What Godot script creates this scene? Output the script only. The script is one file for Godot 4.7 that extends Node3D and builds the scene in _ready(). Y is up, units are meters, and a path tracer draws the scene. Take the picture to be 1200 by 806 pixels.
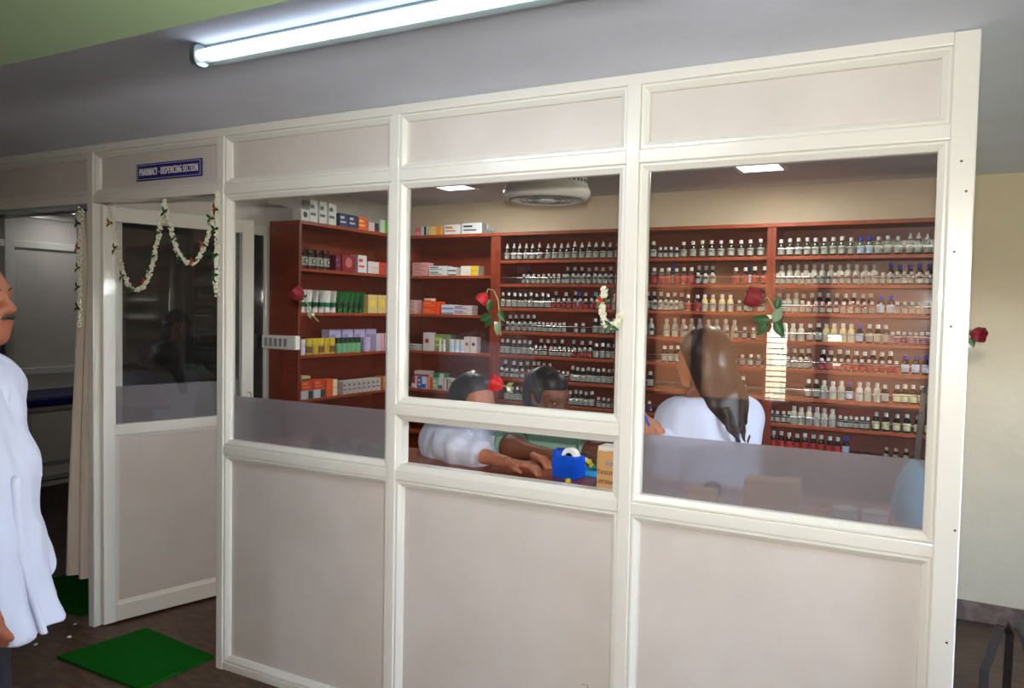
extends Node3D
# Units metres, y up. The partition's front face is the plane z = 0; the hall is at z > 0, the dispensary at z < 0.

var mats := {}
var names := {}
var rng := RandomNumberGenerator.new()
var wobble := FastNoiseLite.new()

# ------------------------------------------------------------------ geometry
class Geo:
	var v := PackedVector3Array()
	var n := PackedVector3Array()
	var ix := PackedInt32Array()

	func vert(p: Vector3, nn: Vector3) -> int:
		v.append(p)
		n.append(nn)
		return v.size() - 1

	func tri3(a: int, b: int, c: int) -> void: # counter-clockwise seen from outside
		ix.append(a)
		ix.append(c)
		ix.append(b)

	func tri(a: Vector3, b: Vector3, c: Vector3) -> void:
		var nn := (b - a).cross(c - a).normalized()
		tri3(vert(a, nn), vert(b, nn), vert(c, nn))

	func quad(a: Vector3, b: Vector3, c: Vector3, d: Vector3) -> void:
		var nn := (b - a).cross(c - a).normalized()
		var i := vert(a, nn)
		vert(b, nn)
		vert(c, nn)
		vert(d, nn)
		tri3(i, i + 1, i + 2)
		tri3(i, i + 2, i + 3)

	func box(c: Vector3, s: Vector3, bev := 0.0, bs := Basis()) -> Geo:
		var h := s * 0.5
		var e := minf(bev, minf(h.x, minf(h.y, h.z)) * 0.9)
		for a in 3:
			var b := (a + 1) % 3
			var d := (a + 2) % 3
			for sg in [-1.0, 1.0]:
				var q := []
				for k in [[-1, -1], [1, -1], [1, 1], [-1, 1]]:
					var p := Vector3()
					p[a] = h[a] * sg
					p[b] = (h[b] - e) * k[0]
					p[d] = (h[d] - e) * k[1]
					q.append(c + bs * p)
				if sg > 0:
					quad(q[0], q[1], q[2], q[3])
				else:
					quad(q[3], q[2], q[1], q[0])
		if e <= 0.0:
			return self
		for a in 3:
			var b := (a + 1) % 3
			var d := (a + 2) % 3
			for s1 in [-1.0, 1.0]:
				for s2 in [-1.0, 1.0]:
					var p1 := Vector3()
					var p2 := Vector3()
					p1[b] = h[b] * s1
					p1[d] = (h[d] - e) * s2
					p2[b] = (h[b] - e) * s1
					p2[d] = h[d] * s2
					var la := Vector3()
					la[a] = h[a] - e
					var q := [c + bs * (p1 - la), c + bs * (p1 + la), c + bs * (p2 + la), c + bs * (p2 - la)]
					if s1 * s2 > 0:
						quad(q[3], q[2], q[1], q[0])
					else:
						quad(q[0], q[1], q[2], q[3])
		for s1 in [-1.0, 1.0]:
			for s2 in [-1.0, 1.0]:
				for s3 in [-1.0, 1.0]:
					var px := c + bs * Vector3(h.x * s1, (h.y - e) * s2, (h.z - e) * s3)
					var py := c + bs * Vector3((h.x - e) * s1, h.y * s2, (h.z - e) * s3)
					var pz := c + bs * Vector3((h.x - e) * s1, (h.y - e) * s2, h.z * s3)
					if s1 * s2 * s3 > 0:
						tri(px, py, pz)
					else:
						tri(px, pz, py)
		return self

	# a bar from a to b of rounded-rectangle section: wu along u, wv along v (u x v = axis)
	func bar(a: Vector3, b: Vector3, u: Vector3, wu: float, wv: float, r: float, seg := 3) -> Geo:
		var ax := (b - a).normalized()
		var w := ax.cross(u).normalized()
		var prof := []
		for q in 4:
			var cu: float = (wu * 0.5 - r) * [1, -1, -1, 1][q]
			var cw: float = (wv * 0.5 - r) * [1, 1, -1, -1][q]
			for k in seg + 1:
				var t := (q + float(k) / seg) * PI / 2
				prof.append([u * (cu + r * cos(t)) + w * (cw + r * sin(t)), u * cos(t) + w * sin(t)])
		var m := prof.size()
		var i0 := v.size()
		for p in prof:
			vert(a + p[0], p[1])
			vert(b + p[0], p[1])
		for k in m:
			var j := (k + 1) % m
			tri3(i0 + 2 * k, i0 + 2 * j, i0 + 2 * j + 1)
			tri3(i0 + 2 * k, i0 + 2 * j + 1, i0 + 2 * k + 1)
		var ca := vert(a, -ax)
		var cb := vert(b, ax)
		for p in prof:
			vert(a + p[0], -ax)
			vert(b + p[0], ax)
		for k in m:
			var j := (k + 1) % m
			tri3(ca, cb + 1 + 2 * j, cb + 1 + 2 * k)
			tri3(cb, cb + 2 + 2 * k, cb + 2 + 2 * j)
		return self

	func lathe(prof: Array, seg := 12, c := Vector3.ZERO, bs := Basis(), smooth := false) -> Geo:
		var pn := []
		for k in prof.size() - 1:
			var d: Vector2 = prof[k + 1] - prof[k]
			pn.append(Vector2(d.y, -d.x).normalized())
		for k in prof.size() - 1:
			var n0: Vector2 = pn[k]
			var n1: Vector2 = pn[k]
			if smooth:
				if k > 0:
					n0 = (pn[k - 1] + pn[k]).normalized()
				if k < pn.size() - 1:
					n1 = (pn[k + 1] + pn[k]).normalized()
			var i0 := v.size()
			for s in seg + 1:
				var t := TAU * s / seg
				var cs := Vector3(cos(t), 0, -sin(t))
				vert(c + bs * (cs * prof[k].x + Vector3.UP * prof[k].y), (bs * (cs * n0.x + Vector3.UP * n0.y)).normalized())
				vert(c + bs * (cs * prof[k + 1].x + Vector3.UP * prof[k + 1].y), (bs * (cs * n1.x + Vector3.UP * n1.y)).normalized())
			for s in seg:
				var q := i0 + 2 * s
				if prof[k].x > 1e-6:
					tri3(q, q + 2, q + 1)
				if prof[k + 1].x > 1e-6:
					tri3(q + 1, q + 2, q + 3)
		return self

	func tube(path: Array, rad, seg := 8) -> Geo:
		var prev := Vector3.ZERO
		var i0 := v.size()
		var m := path.size()
		for k in m:
			var d: Vector3 = (path[mini(k + 1, m - 1)] - path[maxi(k - 1, 0)]).normalized()
			var u := prev - d * prev.dot(d)
			if u.length() < 0.05:
				u = d.cross(Vector3.UP if absf(d.y) < 0.9 else Vector3.RIGHT)
			u = u.normalized()
			prev = u
			var w := d.cross(u)
			var r: float = rad[k] if rad is Array else rad
			for s in seg:
				var t := TAU * s / seg
				var nn := u * cos(t) + w * sin(t)
				vert(path[k] + nn * r, nn)
		for k in m - 1:
			for s in seg:
				var a := i0 + k * seg + s
				var b := i0 + k * seg + (s + 1) % seg
				tri3(a, b, b + seg)
				tri3(a, b + seg, a + seg)
		var d0: Vector3 = (path[0] - path[1]).normalized()
		var d1: Vector3 = (path[m - 1] - path[m - 2]).normalized()
		var c0 := vert(path[0], d0)
		var c1 := vert(path[m - 1], d1)
		for s in seg:
			tri3(c0, i0 + (s + 1) % seg, i0 + s)
			tri3(c1, i0 + (m - 1) * seg + s, i0 + (m - 1) * seg + (s + 1) % seg)
		return self

	# polygon in (x, y) of bs, extruded from z0 to z1
	func prism(poly: Array, z0: float, z1: float, c := Vector3.ZERO, bs := Basis()) -> Geo:
		var pp := PackedVector2Array(poly)
		if Geometry2D.is_polygon_clockwise(pp):
			pp.reverse()
		var t := Geometry2D.triangulate_polygon(pp)
		var f := func(p: Vector2, z: float) -> Vector3: return c + bs * Vector3(p.x, p.y, z)
		for k in range(0, t.size(), 3):
			var a := pp[t[k]]
			var b := pp[t[k + 1]]
			var d := pp[t[k + 2]]
			if (b - a).cross(d - a) < 0:
				var s := b
				b = d
				d = s
			tri(f.call(a, z1), f.call(b, z1), f.call(d, z1))
			tri(f.call(a, z0), f.call(d, z0), f.call(b, z0))
		for k in pp.size():
			var a := pp[k]
			var b := pp[(k + 1) % pp.size()]
			quad(f.call(a, z0), f.call(b, z0), f.call(b, z1), f.call(a, z1))
		return self

	# mitred frame round a rectangle in the xy plane; prof: [inset, z] from outside to inside
	func mitre(x0: float, x1: float, y0: float, y1: float, prof: Array) -> Geo:
		for k in prof.size() - 1:
			var i: float = prof[k][0]
			var j: float = prof[k + 1][0]
			var zi: float = prof[k][1]
			var zj: float = prof[k + 1][1]
			var o := [Vector3(x0 + i, y0 + i, zi), Vector3(x1 - i, y0 + i, zi), Vector3(x1 - i, y1 - i, zi), Vector3(x0 + i, y1 - i, zi)]
			var q := [Vector3(x0 + j, y0 + j, zj), Vector3(x1 - j, y0 + j, zj), Vector3(x1 - j, y1 - j, zj), Vector3(x0 + j, y1 - j, zj)]
			for s in 4:
				var t := (s + 1) % 4
				quad(o[s], o[t], q[t], q[s])
		return self

	func ball(c: Vector3, r: Vector3, seg := 10, rings := 6, bs := Basis()) -> Geo:
		var i0 := v.size()
		for a in rings + 1:
			var th := PI * a / rings
			for s in seg + 1:
				var ph := TAU * s / seg
				var d := Vector3(sin(th) * cos(ph), cos(th), -sin(th) * sin(ph))
				vert(c + bs * (d * r), (bs * (d / r)).normalized())
		for a in rings:
			for s in seg:
				var p := i0 + a * (seg + 1) + s
				var q := p + seg + 1
				if a > 0:
					tri3(p, q + 1, p + 1)
				if a < rings - 1:
					tri3(p, q, q + 1)
		return self

	# a thin curved sheet: grid of points (rows of equal length), both sides
	func sheet(rows: Array, thick := 0.0) -> Geo:
		var a := rows.size()
		var b: int = rows[0].size()
		var nr := []
		for i in a:
			var r := []
			for j in b:
				var du: Vector3 = rows[mini(i + 1, a - 1)][j] - rows[maxi(i - 1, 0)][j]
				var dv: Vector3 = rows[i][mini(j + 1, b - 1)] - rows[i][maxi(j - 1, 0)]
				r.append(du.cross(dv).normalized())
			nr.append(r)
		for side in [1.0, -1.0]:
			var i0 := v.size()
			for i in a:
				for j in b:
					vert(rows[i][j] + nr[i][j] * thick * 0.5 * side, nr[i][j] * side)
			for i in a - 1:
				for j in b - 1:
					var p := i0 + i * b + j
					if side > 0:
						tri3(p, p + b, p + b + 1)
						tri3(p, p + b + 1, p + 1)
					else:
						tri3(p, p + b + 1, p + b)
						tri3(p, p + 1, p + b + 1)
		return self

	# surface net round capsules [a, b, ra, rb] joined by a smooth minimum; clips: [normal, point] cut away what lies beyond
	func net(blobs: Array, cell: float, k: float, clips := [], wob := 0.0, noise: FastNoiseLite = null) -> Geo:
		var lo := Vector3(1e9, 1e9, 1e9)
		var hi := -lo
		for b in blobs:
			var r: float = maxf(b[2], b[3]) + 3 * cell
			for e in 2:
				lo = lo.min(b[e] - Vector3(r, r, r))
				hi = hi.max(b[e] + Vector3(r, r, r))
		var nx := int((hi.x - lo.x) / cell) + 2
		var ny := int((hi.y - lo.y) / cell) + 2
		var nz := int((hi.z - lo.z) / cell) + 2
		var f := PackedFloat32Array()
		f.resize(nx * ny * nz)
		var m := maxf(2.5 * cell, 3.5 / k)
		for b in blobs:
			var a: Vector3 = b[0]
			var ab: Vector3 = b[1] - a
			var l2 := maxf(ab.length_squared(), 1e-9)
			var ra: float = b[2]
			var dr: float = b[3] - ra
			var r := maxf(b[2], b[3]) + m
			var p0 := ((a.min(b[1]) - Vector3(r, r, r) - lo) / cell).floor().max(Vector3.ZERO)
			var p1 := ((a.max(b[1]) + Vector3(r, r, r) - lo) / cell).ceil().min(Vector3(nx - 1, ny - 1, nz - 1))
			for z in range(int(p0.z), int(p1.z) + 1):
				for y in range(int(p0.y), int(p1.y) + 1):
					var at := (z * ny + y) * nx
					var q := lo + Vector3(p0.x, y, z) * cell - a
					for x in range(int(p0.x), int(p1.x) + 1):
						var t := clampf(q.dot(ab) / l2, 0.0, 1.0)
						var d := (q - ab * t).length() - ra - dr * t
						if d < m:
							f[at + x] += exp(-k * d)
						q.x += cell
		for z in nz:
			for y in ny:
				var at := (z * ny + y) * nx
				for x in nx:
					var s := f[at + x]
					s = -log(s) / k if s > 0.0 else m
					if s < m:
						for c in clips:
							s = maxf(s, (lo + Vector3(x, y, z) * cell - c[1]).dot(c[0]))
					f[at + x] = s
		var ids := PackedInt32Array()
		ids.resize(nx * ny * nz)
		ids.fill(-1)
		var off := [0, 1, nx, nx + 1, nx * ny, nx * ny + 1, nx * ny + nx, nx * ny + nx + 1]
		var ed := [[0, 1], [2, 3], [4, 5], [6, 7], [0, 2], [1, 3], [4, 6], [5, 7], [0, 4], [1, 5], [2, 6], [3, 7]]
		var base := v.size()
		for z in nz - 1:
			for y in ny - 1:
				var at := (z * ny + y) * nx
				for x in nx - 1:
					var i := at + x
					var c := 0
					for o in 8:
						if f[i + off[o]] < 0.0:
							c += 1
					if c == 0 or c == 8:
						continue
					var sum := Vector3.ZERO
					var cnt := 0
					for e in ed:
						var fa := f[i + off[e[0]]]
						var fb := f[i + off[e[1]]]
						if (fa < 0.0) != (fb < 0.0):
							var t := fa / (fa - fb)
							var pa := Vector3(e[0] & 1, (e[0] >> 1) & 1, e[0] >> 2)
							var pb := Vector3(e[1] & 1, (e[1] >> 1) & 1, e[1] >> 2)
							sum += pa.lerp(pb, t)
							cnt += 1
					ids[i] = vert(lo + (Vector3(x, y, z) + sum / cnt) * cell, Vector3.ZERO)
		for z in range(1, nz - 1):
			for y in range(1, ny - 1):
				for x in range(1, nx - 1):
					var i := (z * ny + y) * nx + x
					var s0 := f[i] < 0.0
					if s0 != (f[i + 1] < 0.0):
						_nq(ids[i - nx - nx * ny], ids[i - nx * ny], ids[i], ids[i - nx], s0)
					if s0 != (f[i + nx] < 0.0):
						_nq(ids[i - nx * ny - 1], ids[i - 1], ids[i], ids[i - nx * ny], s0)
					if s0 != (f[i + nx * ny] < 0.0):
						_nq(ids[i - 1 - nx], ids[i - nx], ids[i], ids[i - 1], s0)
		for i in range(base, v.size()):
			n[i] = n[i].normalized()
		if wob > 0.0:
			for i in range(base, v.size()):
				v[i] += n[i] * wob * noise.get_noise_3d(v[i].x, v[i].y * 0.45, v[i].z)
			for i in range(base, v.size()):
				n[i] = Vector3.ZERO
			for t in range(0, ix.size(), 3):
				if ix[t] >= base:
					var nn := (v[ix[t + 2]] - v[ix[t]]).cross(v[ix[t + 1]] - v[ix[t]])
					for e in 3:
						n[ix[t + e]] += nn
			for i in range(base, v.size()):
				n[i] = n[i].normalized()
		return self

	func _nq(a: int, b: int, c: int, d: int, s: bool) -> void:
		if a < 0 or b < 0 or c < 0 or d < 0:
			return
		if not s:
			var t := b
			b = d
			d = t
		var nn := (v[c] - v[a]).cross(v[d] - v[b])
		for e in [a, b, c, d]:
			n[e] += nn
		tri3(a, b, c)
		tri3(a, c, d)

	func moved(t: Transform3D) -> Geo:
		for i in v.size():
			v[i] = t * v[i]
			n[i] = (t.basis * n[i]).normalized()
		return self

	func mesh() -> ArrayMesh:
		var arr := []
		arr.resize(Mesh.ARRAY_MAX)
		arr[Mesh.ARRAY_VERTEX] = v
		arr[Mesh.ARRAY_NORMAL] = n
		arr[Mesh.ARRAY_INDEX] = ix
		var am := ArrayMesh.new()
		am.add_surface_from_arrays(Mesh.PRIMITIVE_TRIANGLES, arr)
		return am

# ------------------------------------------------------------------ materials
func rgb(r: float, g: float, b: float) -> Color:
	return Color(r / 255.0, g / 255.0, b / 255.0)

func mat(key: String, c: Color, rough := 0.6, opt := {}) -> StandardMaterial3D:
	if mats.has(key):
		return mats[key]
	var m := StandardMaterial3D.new()
	m.resource_name = key
	m.albedo_color = c
	m.roughness = rough
	m.metallic = opt.get("metal", 0.0)
	m.metallic_specular = opt.get("spec", 0.5)
	if opt.has("coat"):
		m.clearcoat_enabled = true
		m.clearcoat = opt.coat
		m.clearcoat_roughness = opt.get("coat_rough", 0.1)
	if opt.has("sheen"):
		m.rim_enabled = true
		m.rim = opt.sheen
		m.rim_tint = 0.5
	if opt.has("tex"):
		m.albedo_texture = opt.tex
		m.uv1_triplanar = true
		m.uv1_world_triplanar = true
		m.uv1_scale = opt.get("scale", Vector3.ONE)
	if opt.has("normal"):
		m.normal_enabled = true
		m.normal_texture = opt.normal
		m.normal_scale = opt.get("nscale", 0.3)
		m.uv1_triplanar = true
		m.uv1_world_triplanar = true
		m.uv1_scale = opt.get("scale", Vector3.ONE)
	if opt.has("back"):
		m.backlight_enabled = true
		m.backlight = opt.back
	if opt.has("glow"):
		m.emission_enabled = true
		m.emission = opt.get("glow_color", c)
		m.emission_energy_multiplier = opt.glow
	if opt.has("alpha"):
		m.transparency = BaseMaterial3D.TRANSPARENCY_ALPHA
		m.albedo_color.a = opt.alpha
	if opt.has("refract"):
		m.refraction_enabled = true
		m.refraction_scale = opt.refract
	mats[key] = m
	return m

func noise_tex(freq: float, lo: Color, hi: Color, normal := false, sd := 1, w := 512, h := 512, octaves := 4) -> NoiseTexture2D:
	var t := NoiseTexture2D.new()
	var nz := FastNoiseLite.new()
	nz.seed = sd
	nz.frequency = freq
	nz.fractal_octaves = octaves
	t.noise = nz
	t.width = w
	t.height = h
	t.seamless = true
	if normal:
		t.as_normal_map = true
		t.bump_strength = 6.0
	else:
		var g := Gradient.new()
		g.set_color(0, lo)
		g.set_color(1, hi)
		t.color_ramp = g
	return t

func make_materials() -> void:
	var grain := noise_tex(0.012, rgb(208, 196, 190), Color.WHITE, false, 3)
	var plaster_n := noise_tex(0.03, Color.BLACK, Color.WHITE, true, 5)
	var mottle := noise_tex(0.006, rgb(244, 243, 241), Color.WHITE, false, 8)
	var weave := noise_tex(0.05, Color.BLACK, Color.WHITE, true, 11)
	mat("frame", rgb(226, 225, 215), 0.3, {"coat": 0.6, "coat_rough": 0.06})
	mat("panel", rgb(212, 206, 199), 0.5, {"tex": mottle, "scale": Vector3(0.8, 0.8, 0.8)})
	mat("wall", rgb(222, 208, 180), 0.85, {"tex": mottle, "scale": Vector3(0.6, 0.6, 0.6), "normal": plaster_n, "nscale": 0.12})
	mat("ceiling", rgb(228, 234, 250), 0.9, {"tex": mottle, "scale": Vector3(0.5, 0.5, 0.5), "normal": plaster_n, "nscale": 0.05})
	mat("green_paint", rgb(134, 158, 120), 0.55, {"tex": mottle, "scale": Vector3(0.7, 0.7, 0.7)})
	mat("hall", rgb(112, 96, 82), 0.85, {"tex": mottle, "scale": Vector3(0.6, 0.6, 0.6)})
	mat("floor", rgb(112, 84, 62), 0.42, {"tex": noise_tex(0.02, rgb(120, 108, 100), rgb(240, 232, 226), false, 21, 1024, 512, 5), "scale": Vector3(0.35, 1, 2.2)})
	mat("cherry", rgb(136, 56, 30), 0.38, {"tex": grain, "scale": Vector3(0.5, 2.4, 0.5), "coat": 0.15})
	mat("cherry_edge", rgb(158, 72, 38), 0.4, {"tex": grain, "scale": Vector3(2.4, 0.5, 0.5)})
	mat("worktop", rgb(168, 84, 48), 0.3, {"tex": grain, "scale": Vector3(2, 0.6, 0.6)})
	mat("glass", rgb(240, 246, 244), 0.0, {"alpha": 0.004})
	mat("dark_glass", rgb(14, 17, 17), 0.03, {"alpha": 0.9})
	mat("frosted", rgb(218, 215, 222), 0.27, {"alpha": 0.21, "refract": 0.02})
	mat("chrome", rgb(205, 208, 210), 0.22, {"metal": 1.0})
	mat("steel_dark", rgb(70, 64, 60), 0.4, {"metal": 0.6})
	mat("screw", rgb(70, 68, 66), 0.4, {"metal": 0.8})
	mat("marble", rgb(142, 124, 114), 0.35, {"tex": noise_tex(0.015, rgb(170, 160, 155), Color.WHITE, false, 31, 512, 512, 6), "scale": Vector3(1.5, 1.5, 1.5)})
	mat("mat_green", rgb(3, 90, 12), 1.0, {"spec": 0.25, "normal": weave, "nscale": 1.2, "scale": Vector3(6, 6, 6)})
	mat("curtain", rgb(214, 204, 190), 0.85, {"normal": weave, "nscale": 0.25, "scale": Vector3(5, 5, 5), "sheen": 0.2})
	mat("coat_white", rgb(200, 205, 224), 0.8, {"normal": weave, "nscale": 0.15, "scale": Vector3(5, 5, 5), "sheen": 0.2})
	mat("shirt_green", rgb(136, 172, 148), 0.85, {"normal": weave, "nscale": 0.2, "scale": Vector3(5, 5, 5)})
	mat("trousers", rgb(34, 32, 40), 0.85, {})
	mat("lilac", rgb(196, 188, 222), 0.8, {})
	mat("kurta", rgb(58, 34, 34), 0.8, {})
	mat("skin_a", rgb(176, 112, 84), 0.5, {})
	mat("skin_b", rgb(112, 66, 46), 0.5, {})
	mat("skin_c", rgb(150, 88, 62), 0.48, {})
	mat("hair", rgb(26, 20, 20), 0.45, {})
	mat("hair_brown", rgb(46, 30, 22), 0.42, {})
	mat("hair_grey", rgb(70, 66, 64), 0.6, {})
	mat("lip", rgb(136, 66, 58), 0.5, {})
	mat("eye_white", rgb(225, 220, 214), 0.25, {})
	mat("black", rgb(20, 19, 20), 0.45, {})
	mat("vinyl_blue", rgb(22, 30, 96), 0.4, {})
	mat("blue_plastic", rgb(8, 84, 214), 0.3, {})
	mat("white_plastic", rgb(240, 240, 234), 0.35, {})
	mat("grey_plastic", rgb(150, 152, 152), 0.45, {})
	mat("cardboard", rgb(206, 160, 104), 0.8, {"normal": weave, "nscale": 0.1, "scale": Vector3(4, 4, 4)})
	mat("paper", rgb(232, 228, 220), 0.8, {})
	mat("ink", rgb(40, 30, 60), 0.7, {})
	mat("sign_blue", rgb(36, 34, 118), 0.35, {})
	mat("rose_red", rgb(116, 4, 20), 0.6, {"sheen": 0.4})
	mat("rose_bright", rgb(176, 6, 16), 0.55, {"sheen": 0.3})
	mat("leaf", rgb(46, 84, 40), 0.45, {"back": rgb(30, 60, 20)})
	mat("leaf_pale", rgb(120, 142, 104), 0.55, {"back": rgb(40, 60, 30)})
	mat("stem", rgb(150, 140, 88), 0.6, {})
	mat("blossom", rgb(228, 228, 204), 0.7, {"back": rgb(60, 60, 50)})
	mat("blossom_red", rgb(196, 50, 34), 0.7, {})
	mat("tube_glow", rgb(240, 248, 255), 0.4, {"glow": 2.6, "glow_color": rgb(236, 246, 255)})
	mat("panel_glow", rgb(245, 248, 255), 0.4, {"glow": 5.0, "glow_color": rgb(240, 246, 255)})
	mat("fixture", rgb(150, 164, 162), 0.35, {})
	mat("blind", rgb(196, 162, 130), 0.6, {"back": rgb(196, 162, 130)})
	mat("dark_wood", rgb(44, 34, 30), 0.5, {})
	mat("amber", rgb(38, 24, 20), 0.12, {})
	mat("clear_bottle", rgb(188, 184, 168), 0.12, {})
	mat("yellow_bottle", rgb(200, 184, 120), 0.15, {})
	mat("cap_white", rgb(194, 194, 190), 0.45, {})
	mat("cap_blue", rgb(40, 52, 176), 0.4, {})
	mat("cap_silver", rgb(196, 200, 204), 0.3, {"metal": 0.7})
	mat("label_white", rgb(164, 168, 158), 0.7, {})
	mat("label_red", rgb(170, 36, 36), 0.7, {})
	mat("label_blue", rgb(168, 190, 214), 0.7, {})
	mat("label_green", rgb(190, 196, 150), 0.7, {})
	mat("label_purple", rgb(110, 60, 120), 0.7, {})

# ------------------------------------------------------------------ nodes
func numbered(called: String) -> String:
	if not names.has(called):
		names[called] = 0
		return called
	names[called] += 1
	return "%s_%03d" % [called, names[called]]

func tag(o: Node, label: String, category := "", group := "", kind := "") -> Node:
	o.set_meta("label", label)
	if category:
		o.set_meta("category", category)
	if group:
		o.set_meta("group", group)
	if kind:
		o.set_meta("kind", kind)
	return o

func thing(called: String, label: String, category: String, at := Vector3.ZERO, turn := 0.0, group := "") -> Node3D:
	var o := Node3D.new()
	o.name = numbered(called)
	add_child(o)
	o.position = at
	o.rotation.y = turn
	tag(o, label, category, group)
	return o

func shell(called: String, label: String) -> Node3D:
	var o := Node3D.new()
	o.name = called
	add_child(o)
	tag(o, label, "", "", "structure")
	return o

func part(parent: Node, called: String, g, m, at := Vector3.ZERO, bs := Basis()) -> MeshInstance3D:
	var o := MeshInstance3D.new()
	o.name = called
	o.mesh = g.mesh() if g is Geo else g
	o.material_override = mats[m] if m is String else m
	parent.add_child(o, true)
	o.transform = Transform3D(bs, at)
	return o

func G() -> Geo:
	return Geo.new()

func bx(x0: float, x1: float, y0: float, y1: float, z0: float, z1: float, bev := 0.0) -> Geo:
	return Geo.new().box(Vector3(x0 + x1, y0 + y1, z0 + z1) * 0.5, Vector3(absf(x1 - x0), absf(y1 - y0), absf(z1 - z0)), bev)

func text_mesh(s: String, px: float, depth := 0.002, font := "Droid Sans", weight := 400) -> TextMesh:
	var t := TextMesh.new()
	var f := SystemFont.new()
	f.font_names = PackedStringArray([font])
	f.font_weight = weight
	t.font = f
	t.text = s
	t.font_size = 64
	t.pixel_size = px / 64.0
	t.depth = depth
	return t

# ------------------------------------------------------------------ setting
const TOP := 2.386
const XA := [-3.698, -3.651]
const XB := [-2.786, -2.747]
const XC := [-1.849, -1.811]
const XD := [-0.907, -0.862]
const XE := [0.009, 0.072]

func camera_and_light() -> void:
	var cam := Camera3D.new()
	cam.name = "camera"
	add_child(cam)
	cam.position = Vector3(0, 1.62, 2.4277)
	cam.rotation_degrees = Vector3(-2.4269, 28.3706, 1.1031)
	cam.fov = 47.145
	cam.near = 0.05
	cam.current = true
	var we := WorldEnvironment.new()
	we.name = "environment"
	var env := Environment.new()
	env.background_mode = Environment.BG_SKY
	var sky := Sky.new()
	var sm := ProceduralSkyMaterial.new()
	sm.sky_top_color = rgb(150, 180, 220)
	sm.sky_horizon_color = rgb(225, 230, 232)
	sm.ground_bottom_color = rgb(120, 120, 100)
	sm.ground_horizon_color = rgb(190, 190, 175)
	sm.sky_energy_multiplier = 7.0
	sm.ground_energy_multiplier = 6.0
	sky.sky_material = sm
	env.sky = sky
	env.tonemap_mode = Environment.TONE_MAPPER_LINEAR
	env.tonemap_exposure = 1.0
	env.sdfgi_enabled = true
	env.ssao_enabled = true
	env.ssil_enabled = true
	we.environment = env
	add_child(we)
	# the camera's flash, just above the lens
	var fl := SpotLight3D.new()
	fl.name = "camera_flash"
	add_child(fl)
	fl.position = Vector3(0.0, 1.735, 2.43)
	fl.rotation_degrees = Vector3(-2.4, 24.0, 0)
	fl.spot_angle = 50
	fl.spot_angle_attenuation = 0.8
	fl.spot_range = 30
	fl.spot_attenuation = 2
	fl.light_energy = 5.0
	fl.light_color = rgb(255, 250, 244)
	fl.light_size = 0.025
	fl.shadow_enabled = true

func area(called: String, at: Vector3, size: Vector2, energy: float, c: Color, bs: Basis) -> void:
	var l := AreaLight3D.new()
	l.name = called
	add_child(l, true)
	l.transform = Transform3D(bs, at)
	l.area_size = size
	l.light_energy = energy
	l.light_color = c
	l.area_range = 30
	l.area_attenuation = 2
	l.shadow_enabled = true

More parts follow.
